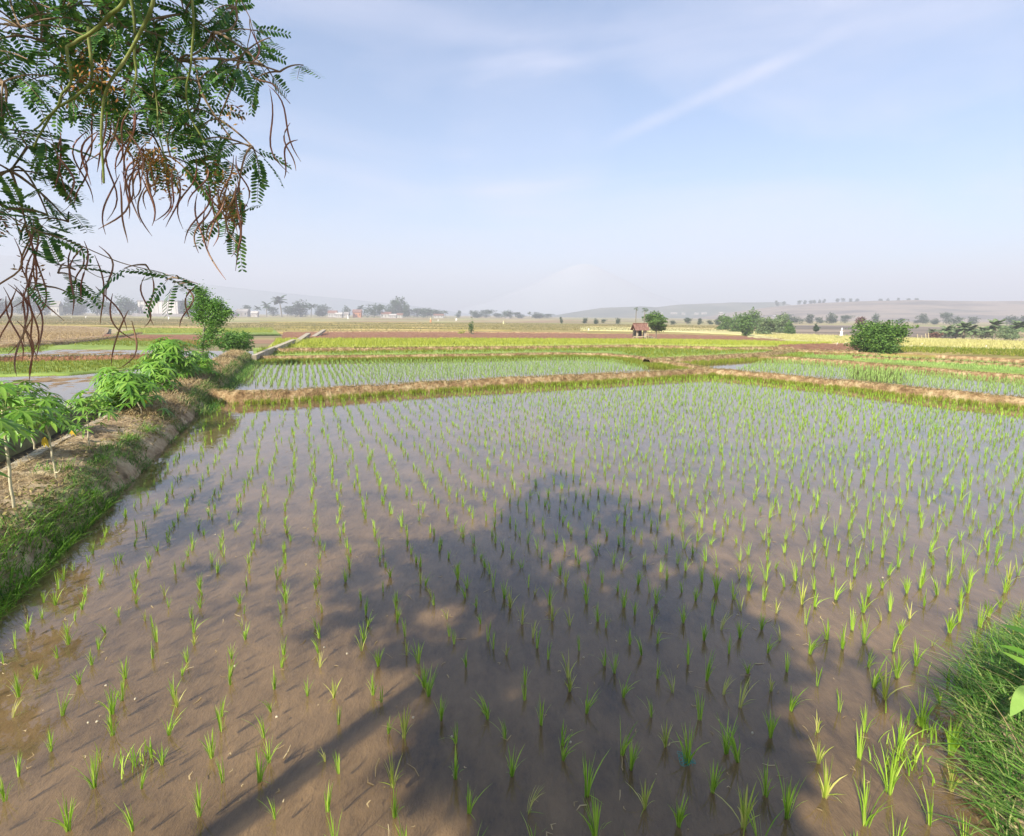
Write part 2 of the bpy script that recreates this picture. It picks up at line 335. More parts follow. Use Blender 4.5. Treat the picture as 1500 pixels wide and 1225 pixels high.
def bed_mat():
    m = bpy.data.materials.new('mud_bed'); m.use_nodes = True; nt = m.node_tree; N = nt.nodes; L = nt.links; bs = N['Principled BSDF']; bs.inputs['Roughness'].default_value = .9; bs.inputs['Specular IOR Level'].default_value = .1
    tc = N.new('ShaderNodeTexCoord')
    def noise(s, d=6, r=.65, st=None):
        n = N.new('ShaderNodeTexNoise'); n.inputs['Scale'].default_value = s; n.inputs['Detail'].default_value = d; n.inputs['Roughness'].default_value = r
        if st:
            mp = N.new('ShaderNodeMapping'); mp.inputs['Scale'].default_value = st; mp.inputs['Rotation'].default_value = (0, 0, .5); L.new(tc.outputs['Object'], mp.inputs[0]); L.new(mp.outputs[0], n.inputs[0])
        else: L.new(tc.outputs['Object'], n.inputs[0])
        return n.outputs[0]
    a = noise(1.3, 8); b = noise(7, 6, .7, (1, .45, 1))
    mi = N.new('ShaderNodeMix'); mi.data_type = 'FLOAT'; mi.inputs[0].default_value = .45; L.new(a, mi.inputs[2]); L.new(b, mi.inputs[3])
    cr = N.new('ShaderNodeValToRGB'); e = cr.color_ramp.elements; e[0].position = .36; e[1].position = .64; e[0].color = (.07, .047, .03, 1); e[1].color = (.33, .225, .125, 1)
    x = e.new(.48); x.color = (.205, .138, .075, 1)
    L.new(mi.outputs[0], cr.inputs[0]); L.new(cr.outputs[0], bs.inputs['Base Color'])
    bp = N.new('ShaderNodeBump'); bp.inputs['Distance'].default_value = .03; L.new(b, bp.inputs['Height']); L.new(bp.outputs[0], bs.inputs['Normal'])
    return m
M['farm'] = ground_mat(); M['water'] = water_mat(murk=.22); M['bed'] = bed_mat()
build_world()
def structure(o): o['kind'] = 'structure'; return o

# ================================================================== LAND
# ground sheet to the horizon
mb = MB()
ys = np.concatenate([np.linspace(-60, 150, 106), np.geomspace(155, 4200, 40)]); xs = np.concatenate([-np.geomspace(4200, 45, 30), np.linspace(-40, 40, 21), np.geomspace(45, 4200, 30)])
X, Y = np.meshgrid(xs, ys, indexing='ij'); Z = zt(Y) - 0.30
grid(mb, np.stack([X, Y, Z], -1)[:, ::1]); structure(mb.build('ground', M['farm']))
A0 = np.array([-3.81, 3.73]); N0 = np.array([-.930, -.366])
# mud bed under the flooded paddies (shallow, trodden)
mb = MB(); X, Y = np.meshgrid(np.arange(-26, 40, .12), np.concatenate([np.arange(-1, 12, .06), np.arange(12, 31, .2)]), indexing='ij')
Z = -.06 + .026 * fbm(X, Y, 1.6, 5) + .022 * fbm(X + 9, Y * 1.7, 5, 3) + .02 * np.clip(fbm(X, Y, 3.4, 2) - .35, 0, 1) * 3; Z = np.minimum(Z, -.012)
lft = (X - A0[0]) * N0[0] + (Y - A0[1]) * N0[1]; m_ = np.clip((lft - 2.5) / .4, 0, 1); Z = Z * (1 - m_) + m_ * (-.006 + .05 * fbm(X, Y * 2.4, 1.5, 4) + .03 * fbm(X, Y, 6, 3))
grid(mb, np.stack([X, Y, Z], -1)); structure(mb.build('mud_bed', M['bed']))
# water of the flooded paddies, one level
def sheet(name, poly, z, m, **k):
    mb = MB(); n = len(poly); mb_v = [(x, y, z) for x, y in poly]
    me = bpy.data.meshes.new(name); me.from_pydata(mb_v, [], [list(range(n))]); me.materials.append(m); o = bpy.data.objects.new(name, me); COL.objects.link(o); return o
structure(sheet('paddy_water', [(-26, -1), (40, -1), (40, 30.5), (-26, 30.5)], 0, M['water']))

# bank frame (left earthen bank with canal)
A = np.array([-3.81, 3.73]); D = np.array([-.366, .930]); NL = np.array([-.930, -.366])
def bank_pt(s, l, z): p = A + D * s + NL * l; return np.array([p[0], p[1], z])
BL = np.array([-.35, 0, .08, .2, .34, .5, .65, .8, .93]); BZ = np.array([-.2, -.02, .12, .24, .33, .37, .40, .415, .42])
def bank_z(l, s): return np.interp(l, BL, BZ)
S_ = np.concatenate([np.arange(-6, 8, .035), np.arange(8, 23.6, .07)]); Lc = np.linspace(-.35, .93, 40)
SS, LL = np.meshgrid(S_, Lc, indexing='ij')
wob = .10 * fbm(SS, 0 * SS, 1.1, 3) * np.clip(1 - LL / .8, 0, 1)
Zb = bank_z(LL + wob, SS) + (.05 * fbm(SS, LL * 2, 3.0, 4) + .035 * np.abs(fbm(SS, LL, 9, 3)) + .03 * fbm(SS + 3, LL, 22, 2)) * np.clip((LL + .3) / .3, 0, 1) * np.clip((.95 - LL) / .12, 0, 1)
Pb = A[None, None] + D * SS[..., None] + NL * LL[..., None]
mb = MB(); grid(mb, np.concatenate([Pb, Zb[..., None]], -1)); structure(mb.build('earth_bank', M['bank']))
# canal: concrete edge, floor, far wall
def strip_box(mb, s0, s1, l0, l1, z0, z1, wig=.0, step=.25):
    s = np.arange(s0, s1 + .01, step); prof = [(l0, z0), (l0, z1), (l1, z1), (l1, z0)]
    V = np.array([[bank_pt(a, l + wig * (math.sin(a * 1.3) + 1.2 * math.sin(a * 3.7 + l * 20)), z + .010 * math.sin(a * 2.1) + .007 * math.sin(a * 7.3 + l * 30)) for (l, z) in prof + prof[:1]] for a in s]); grid(mb, V)
e = empty('irrigation_canal', bank_pt(0, 1.2, 0)); tag(e, 'narrow concrete irrigation canal with dark trench running along the left earth bank', 'canal')
def child_world(mbx, name, m, par, smooth=False):
    o = mbx.build(name, m, None, smooth, loc=tuple(par.location)); o.parent = par; o.location = (0, 0, 0); return o
mb = MB(); strip_box(mb, -6, 23.4, .925, 1.04, -.25, .435, .01); child_world(mb, 'near_edge', M['concrete'], e)
mb = MB(); strip_box(mb, -6, 23.4, 1.95, 2.10, -.25, .40, .015); child_world(mb, 'far_edge', M['mossy'], e)
mb = MB(); strip_box(mb, -6, 23.4, 1.03, 1.96, -.28, .03); child_world(mb, 'channel_floor', M['darkmud'], e)
# bend of the canal lip towards the right, far end
mb = MB(); pts = [G(a, b, .3) for a, b in ((372, 521), (400, 509), (430, 498.5), (452, 491), (475, 487))]
for i in range(len(pts) - 1):
    p, q2 = pts[i], pts[i + 1]; d = q2 - p; L_ = np.linalg.norm(d[:2]); mb.box(((p + q2) / 2) - np.array([0, 0, .13]), (L_ + .06, .20 + .12 * i, .3 + .004 * i), math.atan2(d[1], d[0]))
o = child_world(mb, 'bent_edge', M['concrete'], e)
# ground left of the canal: low earthen shoulder
mb = MB(); Lc2 = np.linspace(2.1, 2.8, 8); SS2, LL2 = np.meshgrid(np.arange(-6, 23.5, .25), Lc2, indexing='ij')
Z2 = np.interp(LL2, [2.1, 2.4, 2.8], [.34, .2, -.12]) + .02 * fbm(SS2, LL2, 4, 3); P2 = A + D * SS2[..., None] + NL * LL2[..., None]
grid(mb, np.concatenate([P2, Z2[..., None]], -1)); structure(mb.build('canal_shoulder', M['bank']))

# near bank where the viewer stands and the grassy corner at the right
edge = np.array([(-4.2, .3), (-2.0, .75), (.2, .9), (1.35, 1.1), (1.9, 1.55), (2.22, 2.25), (2.58, 2.8), (3.2, 3.22), (4.2, 3.6), (6, 4.0), (9, 5.0), (13, 6.3)])
def resample(P, st):
    P = np.array(P, float); d = np.r_[0, np.cumsum(np.linalg.norm(np.diff(P, axis=0), axis=1))]; n = max(2, int(d[-1] / st)); t = np.linspace(0, d[-1], n)
    return np.stack([np.interp(t, d, P[:, i]) for i in range(P.shape[1])], 1)
E2 = resample(edge, .08); inner = np.stack([E2[:, 0] * 1.0 + .6, E2[:, 1] - 6.0 - .2 * E2[:, 0]], 1)
dirn = inner - E2; dirn /= np.linalg.norm(dirn, axis=1)[:, None]
tt = np.array([-.25, -.1, 0, .08, .18, .3, .45, .65, .9, 1.3, 2, 3.2, 5]); zz = np.array([-.2, -.08, 0, .08, .15, .2, .25, .29, .33, .38, .45, .5, .5])
V = np.zeros((len(E2), len(tt), 3)); V[..., :2] = E2[:, None] + dirn[:, None] * tt[None, :, None]; V[..., 2] = zz[None] + .05 * fbm(V[..., 0], V[..., 1], 3, 4) * (tt > 0)[None]
mb = MB(); grid(mb, V); structure(mb.build('near_bank', M['bank']))
def nb_z(x, y):
    d2 = ((E2[None] - np.stack([x, y], -1)[:, None]) ** 2).sum(-1); i = d2.argmin(1); d = np.sqrt(d2.min(1))
    sgn = ((np.stack([x, y], -1) - E2[i]) * dirn[i]).sum(1) > 0
    return np.where(sgn, np.interp(d, tt, zz), -.05), sgn, d

# ---- bunds
BUNDS = []
def bund(ptspx, h=.2, w=.5, name='paddy_bund', label=None, base=0.0, m='bund', st=.15, world=None):
    P = np.array([G(a, b, base + h) for a, b in ptspx]) if world is None else np.array(world)
    C = resample(P[:, :2], st); T = np.gradient(C, axis=0); T /= np.linalg.norm(T, axis=1)[:, None]; Nn = np.stack([-T[:, 1], T[:, 0]], 1)
    u = np.array([-1.0, -.8, -.6, -.4, -.2, 0, .2, .4, .6, .8, 1.0]); pr = np.array([-1.4, -.3, .45, .86, 1, 1.0, 1, .86, .45, -.3, -1.4])
    l = np.r_[0, np.cumsum(np.linalg.norm(np.diff(C, axis=0), axis=1))]
    C = C + Nn * (.22 * w * fbm(l, l * 0 + h * 11 + w * 7, .55, 4))[:, None]
    wv = w / 2 * (1 + .22 * fbm(l * 1.3, l * 0 + h * 30, 1, 3))
    V = np.zeros((len(C), 11, 3)); V[..., :2] = C[:, None] + Nn[:, None] * (u[None] * wv[:, None])[..., None]
    base_z = zt(C[:, 1]) + base
    hv = h * (1 + .14 * fbm(l + 3, l * 0, .9, 3))
    V[..., 2] = base_z[:, None] + pr[None] * hv[:, None] + .34 * h * fbm(V[..., 0], V[..., 1], 5, 4) * (pr > 0)[None]
    mbb = MB(); grid(mbb, V); o = mbb.build(name, M[m]); structure(o)
    BUNDS.append((C, wv, hv, base_z, Nn)); return o
b1 = [(296, 570), (350, 575), (430, 571), (600, 560.5), (800, 551), (950, 544), (1040, 539.5), (1075, 542), (1230, 556), (1350, 569), (1500, 582.5), (1750, 606)]
bund(b1, .24, .62); B1 = BUNDS[-1]
b6 = [(372, 522), (560, 520), (700, 518.5), (820, 516.5), (880, 517.5), (930, 521), (970, 528), (1040, 539)]
bund(b6, .2, .5); B6 = BUNDS[-1]
b3 = [(948, 526), (1060, 520), (1120, 517), (1160, 512), (1255, 514)]
bund(b3, .25, .9); B3 = BUNDS[-1]
b4 = [(1110, 522), (1160, 523), (1220, 527), (1320, 535), (1410, 543), (1500, 550), (1750, 572)]
bund(b4, .16, .4); B4 = BUNDS[-1]
b7 = [(395, 511), (560, 509), (800, 507), (920, 505.5), (1020, 507.5), (1060, 509), (1160, 508)]
bund(b7, .22, .7, st=.25); B7 = BUNDS[-1]
b8 = [(420, 496.5), (600, 496.5), (800, 496.8), (1000, 498), (1150, 500), (1250, 503)]
bund(b8, .14, .8, st=.4); B8 = BUNDS[-1]
bl1 = [(-150, 530), (0, 523), (110, 521), (225, 519)]
bund(bl1, .22, 1.3, m='tilled', st=.2); BL1 = BUNDS[-1]
bl2 = [(-150, 508), (20, 504), (90, 500), (140, 496), (180, 491), (207, 487)]
bund(bl2, .2, .8, st=.3, m='bund'); BL2 = BUNDS[-1]
bl3 = [(207, 478.5), (250, 478.5), (310, 479.5)]
bund(bl3, .4, 1.2, st=.4)
bund([(-150, 470), (150, 471), (300, 472.5)], .25, 1.5, st=1.0)
b5 = [(1250, 521.5), (1320, 524.5), (1410, 529), (1500, 534.5), (1750, 549)]
bund(b5, .16, .5, st=.3); B5 = BUNDS[-1]
bund([(1250, 516), (1330, 517.5), (1420, 522), (1500, 526), (1750, 538)], .15, .6, st=.3)
bund([(460, 485.3), (600, 485.2), (780, 486.3), (860, 487.2)], .25, 1.0, st=.5, m='bund')
for yy in (471.5, 474.5, 478, 481.5):
    bund([(380 + (yy * 7) % 60, yy), (560, yy + .6), (700 + (yy * 13) % 90, yy + 1.6)], .28, 2.0, st=1.2, m='olive')
bund([(860, 478), (1000, 480), (1100, 483)], .3, 1.8, st=1.2, m='dryfield')

# ---- field bands: pixel bands laid on the terrain
def band(name, top, bot, m, dz, nx=60, ny=8, rough=0.0, rs_=3):
    x0 = max(top[0][0], bot[0][0]) if False else None
    tx, ty = zip(*top); bx, by = zip(*bot); t = np.linspace(0, 1, nx)
    XT = np.interp(t, np.linspace(0, 1, len(tx)), tx); YT = np.interp(t, np.linspace(0, 1, len(tx)), ty)
    XB = np.interp(t, np.linspace(0, 1, len(bx)), bx); YB = np.interp(t, np.linspace(0, 1, len(bx)), by)
    PT = G(XT, YT, dz); PB = G(XB, YB, dz); s = np.linspace(0, 1, ny)[None, :, None]
    V = PB[:, None] * (1 - s) + PT[:, None] * s
    V[..., 2] = zt(V[..., 1]) + dz + (rough * fbm(V[..., 0], V[..., 1], rs_, 4) if rough else 0)
    sk = V[:, :1].copy(); sk[..., 2] -= .3; V = np.concatenate([sk, V], 1)
    mb = MB(); grid(mb, V); return structure(mb.build(name, M[m]))
# z layering: each overlapping sheet a little above the other
band('green_strip', [(370, 509.5), (700, 507.5), (900, 506), (1150, 509)], [(372, 521), (700, 518), (950, 524), (1110, 518)], 'greenfield', .03, rough=.01)
band('yellow_green_paddy', [(405, 497.5), (700, 497), (1000, 498.5), (1250, 503)], [(390, 511), (700, 508), (1000, 507), (1160, 509)], 'yellowfield', .045, rough=.01)
band('tilled_field', [(415, 486.5), (600, 485.8), (760, 486.8), (860, 488)], [(412, 497), (600, 496.6), (760, 496.8), (860, 497.2)], 'tilled', .055, 200, 40, rough=.12, rs_=2.5)
band('tilled_field', [(850, 489), (950, 489), (1080, 492), (1150, 496)], [(850, 496.6), (950, 498), (1080, 499.5), (1150, 500)], 'tilled', .065, 200, 24, rough=.12, rs_=2.5)
band('dry_field', [(300, 473), (600, 472.5), (800, 474), (1000, 476), (1160, 478)], [(290, 487), (600, 487), (860, 489), (1000, 491), (1160, 493)], 'olive', .035, 120, 20, rough=.05)
band('stubble_field', [(850, 479), (1000, 481), (1100, 485), (1160, 489)], [(850, 484), (1000, 486.5), (1100, 491), (1160, 494)], 'ripefield', .10)
band('ripe_rice_field', [(1095, 489), (1180, 490.5), (1300, 495), (1500, 502), (1750, 511)], [(1095, 494), (1200, 503), (1250, 505), (1330, 516), (1500, 517), (1750, 526)][:5], 'ripefield', .075, 100, 16, rough=.04)
band('brown_heap_field', [(1140, 505.5), (1200, 503), (1262, 505)], [(1140, 510), (1200, 519), (1262, 519)], 'tilled', .10, 80, 30, rough=.12, rs_=2)
band('weedy_field', [(1300, 508), (1400, 510), (1500, 513), (1750, 524)], [(1290, 519), (1400, 522), (1500, 527), (1750, 540)], 'olive', .095, 80, 16, rough=.05)
band('green_paddy', [(1130, 516), (1250, 520), (1400, 528), (1500, 533.5), (1750, 549)], [(1110, 523), (1250, 529), (1400, 542), (1500, 550), (1750, 571)], 'greenfield', .035, rough=.01)
band('brown_flat', [(1150, 476), (1300, 477), (1400, 479)], [(1150, 490), (1300, 494), (1400, 498)], 'hill_dry', .02)
# left of the canal
band('weedy_strip', [(-200, 531), (0, 529), (120, 529), (232, 524)], [(-200, 548), (0, 551), (100, 549), (190, 541)], 'greenfield', .02, rough=.02)
band('green_strip', [(-200, 508), (60, 502), (170, 494), (290, 497)], [(-200, 530), (20, 519), (100, 517), (225, 516)], 'greenfield', -.03, rough=.055, ny=14)
band('tilled_field', [(-200, 476), (0, 475), (100, 477), (160, 480)], [(-200, 512), (20, 504), (90, 500), (150, 494)], 'stubbleland', .05, 120, 40, rough=.10, rs_=2)
band('stubble_field', [(-200, 461), (0, 461.5), (150, 464), (310, 468)], [(-200, 476), (0, 476), (150, 478), (310, 480)], 'olive', .075, 80, 12, rough=.05)
band('tilled_field', [(135, 490), (200, 489), (290, 489), (360, 486)], [(130, 498), (200, 498), (290, 500), (330, 500)], 'tilled', .04, 80, 20, rough=.08)
band('green_strip', [(208, 480), (280, 481), (400, 480)], [(160, 490), (280, 490), (410, 489)], 'greenfield', .06, rough=.02)

# ================================================================== VEGETATION SCATTER
def clump(mb, C, nb, h, w, lean, mi=0, seg=3, spread=.012, droop=.25):
    C = np.asarray(C, float); n = len(C); h = np.broadcast_to(h, (n,))
    i = np.repeat(np.arange(n), nb); k = len(i)
    az = rs.rand(k) * 6.283; P = C[i].copy(); P[:, 0] += np.cos(az) * spread * rs.rand(k); P[:, 1] += np.sin(az) * spread * rs.rand(k)
    # shared small lean of a clump
    la = (rs.rand(n) * 6.283)[i]; ll = (rs.rand(n) ** 2 * .35)[i]
    ln = np.abs(rs.randn(k)) * lean
    dx = np.cos(az) * ln + np.cos(la) * ll; dy = np.sin(az) * ln + np.sin(la) * ll
    blades(mb, P, np.arctan2(dy, dx), h[i] * rs.uniform(.45, 1.08, k), np.hypot(dx, dy), w * rs.uniform(.7, 1.25, k), seg, mi, droop)
def scatter(poly, dens, dz=0.0, jit=None, rows=None, pad=0):
    """random or row-wise points on the terrain whose pixel falls inside poly"""
    q3 = G(np.array([p[0] for p in poly], float), np.array([p[1] for p in poly], float), 0)
    x0, x1, y0, y1 = q3[:, 0].min(), q3[:, 0].max(), q3[:, 1].min(), q3[:, 1].max()
    if rows:
        a, b = rows; r = int(max(x1 - x0, y1 - y0) * 1.6 / min(a, b)) + 2
        cx, cy = (x0 + x1) / 2, (y0 + y1) / 2; rr = max(x1 - x0, y1 - y0) * .85
        I, J = np.meshgrid(np.arange(-rr, rr, a), np.arange(-rr, rr, b), indexing='ij'); I = I.ravel(); J = J.ravel()
        wob_ = .10 * fbm(J, I * .6, .55, 2)
        X = cx - NL[0] * (I + wob_) + D[0] * J; Y = cy - NL[1] * (I + wob_) + D[1] * J
        X = X + rs.randn(len(X)) * (jit or .03); Y = Y + rs.randn(len(X)) * (jit or .03)
    else:
        n = int((x1 - x0) * (y1 - y0) * dens); X = rs.uniform(x0, x1, n); Y = rs.uniform(y0, y1, n)
    Z = zt(Y) + dz; px, py, d = proj(np.stack([X, Y, zt(Y)], -1)); k = inpoly(px, py, poly) & (d > 0)
    return np.stack([X, Y, Z], -1)[k]

# --- near paddy seedlings
near_poly_w = None
cand = []
aS, aR = .272, .172
I, J = np.meshgrid(np.arange(.34, 24, aS), np.arange(-6, 22, aR), indexing='ij')
J = J + (np.arange(I.shape[0]) % 2)[:, None] * .09
I0, J0 = I.ravel(), J.ravel(); wob_ = .09 * fbm(J0, I0 * .6, .5, 2)
X = A[0] - NL[0] * (I0 + wob_) + D[0] * J0; Y = A[1] - NL[1] * (I0 + wob_) + D[1] * J0
X += rs.randn(len(X)) * .030; Y += rs.randn(len(X)) * .035
# inside far bund: signed distance to B1 centreline in pixel space
px, py, d = proj(np.stack([X, Y, 0 * X], -1))
top_lim = np.interp(px, [p[0] for p in b1], [p[1] for p in b1]) + np.interp(d, [10, 20], [20, 10]) 
zz_, sg, dd = nb_z(X, Y)
keep = (d > .5) & (py > top_lim) & (px > -350) & (px < 1900) & (Y > 1.0) & ~(sg) & (dd > .06)
keep &= rs.rand(len(X)) > .05 + .10 * (fbm(X, Y, .8, 2) > .45)
X, Y, px, py, d = X[keep], Y[keep], px[keep], py[keep], d[keep]
hgt = (.125 + .055 * np.clip((px - 500) / 700, 0, 1) * np.clip(9 / d - .6, 0, 1) + .035 * np.clip(3.4 - d, 0, 1)) * rs.uniform(.72, 1.22, len(X))

hgt *= .86
order = np.argsort(d + np.where((px < -20) | (px > 1520) | (py > 1240), 100, 0))
ind, rest = order[:300], order[300:]
protos = []
for v in range(9):
    mb = MB(); clump(mb, [[0, 0, -.03]], [11, 14, 19, 21, 13, 17, 9, 24, 15][v], 1.17, .034 + .004 * (v % 3), [.20, .28, .34, .27, .17, .42, .42, .25, .30][v], seg=4, spread=.07)
    if v in (1, 5, 6):   # a broken blade lying on the water
        blades(mb, [[.02, 0, .03]], 1.0 + v, .2, 2.4, .03, 3, 0, .25)
    protos.append(mb)
pm = []
for v, mb in enumerate(protos):
    o = mb.build('rice_seedling', M['riceyellow' if v in (5, 6) else 'rice']); pm.append(o.data); bpy.data.objects.remove(o)
sizew = ['thin', 'plain', 'bushy', 'full', 'upright', 'sprawling', 'splayed', 'thick', 'open']
def in_shade(x, y): return inpoly(np.array([x]), np.array([y]), [(490, 870), (560, 800), (700, 740), (850, 690), (940, 700), (1010, 770), (1150, 880), (1240, 1000), (1150, 1225), (560, 1225), (640, 1000)])[0]
def where(x, y):
    row = 'nearest the viewer' if y > 1090 else 'lower middle' if y > 960 else 'further out'
    col = 'by the left bank' if x < 260 else 'left side' if x < 560 else 'left of middle' if x < 760 else 'right of middle' if x < 1000 else 'right side' if x < 1250 else 'by the grassy corner'
    return row, col
SL = []
for k in ind:
    v = int(rs.randint(9)); o = bpy.data.objects.new('rice_seedling', pm[v]); COL.objects.link(o)
    o.location = (X[k], Y[k], 0); s = hgt[k]; o.scale = (s, s, s); o.rotation_euler = (0, 0, rs.rand() * 6.28)
    r_, c_ = where(px[k], py[k]); hw = 'tall' if s > np.median(hgt[ind]) * 1.12 else 'short' if s < np.median(hgt[ind]) * .88 else 'middling'
    o['label'] = f"{hw} {sizew[v]} {'shaded' if in_shade(px[k], py[k]) else 'sunlit'} rice seedling {r_}, {c_}"
    o['category'] = 'seedling'; o['group'] = 'young rice seedlings planted in rows in the near paddy'; SL.append((px[k], o))
by = {}
for x_, o in SL: by.setdefault(o['label'], []).append((x_, o))
OW = ['leftmost', 'second from left', 'third from left', 'fourth from left', 'fifth from left', 'sixth from left', 'seventh from left', 'eighth from left']
for lb, lst in by.items():
    if len(lst) > 1:
        for i, (x_, o) in enumerate(sorted(lst, key=lambda q_: q_[0])): o['label'] = lb + ', ' + OW[min(i, 7)]
mb = MB(); r1 = rest[(d[rest] < 9)]; r2 = rest[(d[rest] >= 9)]
clump(mb, np.stack([X[r1], Y[r1], 0 * r1 - .005], 1), 12, hgt[r1] * 1.12, .0048, .30, seg=3)
clump(mb, np.stack([X[r2], Y[r2], 0 * r2 - .005], 1), 7, hgt[r2] * 1.0, .0075, .34, seg=2)
r3 = rest[(d[rest] > 8) & (px[rest] > 560)]; r3 = r3[rs.rand(len(r3)) < np.clip((px[r3] - 560) / 400, 0, 1) * np.clip((d[r3] - 7) / 5, 0, 1)]
clump(mb, np.stack([X[r3] + .12 * rs.randn(len(r3)), Y[r3] + .12 * rs.randn(len(r3)), 0 * r3 - .005], 1), 7, hgt[r3] * .95, .008, .36, seg=2)
tag(mb.build('rice_seedlings', M['rice'], smooth=False), 'thousands of small rice seedlings in rows across the rest of the near flooded paddy', 'seedlings', kind='stuff')

# --- flooded second paddies
p2 = [(352, 564), (372, 526), (560, 524.5), (700, 523), (820, 521), (900, 523), (930, 528), (955, 541), (800, 549), (600, 558), (430, 568)]
P = scatter(p2, 0, rows=(.21, .15), jit=.03)
mb = MB(); clump(mb, P, 6, .14 * rs.uniform(.7, 1.2, len(P)), .012, .35, seg=2)
p4 = [(1075, 541), (1130, 526), (1220, 531), (1320, 540), (1410, 548), (1500, 555), (1750, 577), (1750, 602), (1500, 579), (1350, 566), (1230, 553)]
P = scatter(p4, 0, rows=(.22, .16), jit=.04); clump(mb, P, 6, .15 * rs.uniform(.7, 1.2, len(P)), .012, .35, seg=2)
tag(mb.build('distant_seedlings', M['ricefar'], smooth=False), 'dense pale green seedlings covering the two flooded paddies behind the first bund', 'seedlings', kind='stuff')
# weeds along inner edge of bunds and green strips
def along(Bd, n, off0, off1, h0=0.0, side=1, t0=0, t1=1):
    C, wv, hv, bz, Nn = Bd; k = (rs.uniform(t0, t1, n) * (len(C) - 1)).astype(int); u = rs.uniform(off0, off1, n)
    XY = C[k] + Nn[k] * (side * u * wv[k])[:, None] + rs.randn(n, 2) * .03
    z = bz[k] + np.interp(np.abs(u), [0, .25, .4, .6, .8, 1], [1, 1, .86, .45, -.3, -1.4]) * hv[k]
    return np.c_[XY, np.maximum(z, bz[k] - .02 - h0)]
mb = MB()
C, wv, hv, bz, Nn = B1; sgn = -1 if Nn[len(Nn) // 2][1] > 0 else 1
P = along(B1, 2600, .9, 1.9, side=sgn); P[:, 2] = 0; clump(mb, P[rs.rand(len(P)) < .8], 5, .15, .012, .3, seg=2, spread=.04)
sg6 = -1 if B6[4][len(B6[4]) // 2][1] > 0 else 1
P = along(B6, 5200, .7, 4.6, side=sg6); P[:, 2] = 0; clump(mb, P, 5, .17, .014, .3, seg=2, spread=.05)
P = along(B3, 1500, .7, 3.0, side=sgn); P[:, 2] = 0; clump(mb, P, 5, .18, .014, .3, seg=2, spread=.05)
P = along(B1, 1200, .8, 2.2, side=-sgn); P[:, 2] = 0; clump(mb, P, 5, .13, .012, .3, seg=2, spread=.04)
tag(mb.build('edge_weeds', M['weed'], smooth=False), 'yellow green weeds and thicker seedlings growing along the foot of the bunds', 'weeds', kind='stuff')
# dry grass on bunds
mb = MB()
for Bd, n, h in ((B1, 9000, .10), (B6, 5200, .10), (B3, 3500, .13), (B4, 4200, .10), (B7, 5200, .14), (B5, 3500, .13), (BL1, 3500, .14), (BL2, 2500, .16)):
    P = along(Bd, n, -.75, .75); blades(mb, P, rs.rand(n) * 6.28, rs.uniform(.3, 1, n) * h, rs.uniform(.3, 1.6, n), .012 if Bd is B1 else .018, 2)
tag(mb.build('bund_grass', M['strawgreen'], smooth=False), 'short dry tan and green grass on the bunds between the paddies', 'grass', kind='stuff')
mb = MB()
for Bd, n, h in ((B1, 5000, .07), (B6, 2600, .07), (B3, 2500, .10), (B7, 2500, .10)):
    P = along(Bd, n, -.45, .45); blades(mb, P, rs.rand(n) * 6.28, rs.uniform(.3, 1, n) * h, rs.uniform(.6, 2.2, n), .014, 2)
tag(mb.build('bund_straw', M['straw'], smooth=False), 'sun bleached straw lying on the crests of the bunds', 'straw', kind='stuff')
# crops on the further fields
def crop(name, label, poly, dens, h, w, m, dz=.03, lean=.3, nb=4):
    P = scatter(poly, dens, dz); mb = MB(); clump(mb, P, nb, h * rs.uniform(.6, 1.1, len(P)), w, lean, seg=2, spread=.08); return tag(mb.build(name, M[m], smooth=False), label, 'crop', kind='stuff')
crop('young_rice', 'green young rice in the narrow strip behind the second bund', [(380, 511), (560, 510), (800, 508.5), (920, 507.5), (1060, 510), (1150, 510), (1120, 516), (948, 525), (900, 516), (820, 515.5), (560, 519), (375, 521)], 22, .22, .022, 'weed')
crop('yellow_rice', 'bright yellow green rice filling the long paddy before the tilled soil', [(405, 498), (700, 497.5), (1000, 499), (1240, 504), (1160, 507), (1020, 506), (920, 504.5), (560, 508), (398, 510)], 20, .28, .03, 'yellowrice', .045)
crop('ripe_rice', 'pale yellow ripening rice in the fields on the right', [(1100, 489.5), (1180, 491), (1300, 495.5), (1500, 502.5), (1750, 512), (1750, 524), (1500, 513), (1330, 508), (1245, 504), (1150, 498)], 7, .35, .05, 'ripe', .08)
crop('thin_green_rice', 'light green rice between the low bunds on the right', [(1150, 517.5), (1250, 521.5), (1400, 529.5), (1500, 535), (1750, 550), (1750, 569), (1500, 548), (1400, 540), (1250, 527.5), (1130, 521)], 26, .2, .018, 'ricefar', .03)
crop('weedy_grass', 'mixed green and tan weeds on the rough ground at the right', [(1320, 510), (1400, 512), (1500, 515), (1750, 526), (1750, 538), (1500, 525), (1400, 521), (1300, 517)], 16, .25, .035, 'weed', .09, .5)
crop('marsh_grass', 'green grass on the strip left of the canal', [(-150, 533), (0, 531), (120, 530), (228, 526), (190, 540), (100, 547), (0, 549), (-150, 546)], 60, .15, .016, 'weed', .02, .4)
crop('sparse_grass', 'sparse green grass tufts in the wet strip beyond the tilled ridge', [(-150, 511), (60, 504), (170, 496), (290, 499), (300, 512), (190, 507), (85, 505), (60, 515), (-150, 522)], 22, .16, .02, 'weed', 0, .5)
crop('low_crop', 'low green crop behind the dark ledge on the left', [(212, 481), (300, 482), (400, 481), (400, 488), (170, 489)], 7, .3, .05, 'yellowrice', .06)
crop('stubble', 'tan and olive stubble on the flat fields in the distance', [(310, 474), (600, 473), (800, 474.5), (1000, 477), (1150, 480), (1150, 486), (900, 485), (700, 484.5), (300, 485)], .9, .35, .10, 'strawgreen', .05, .5)
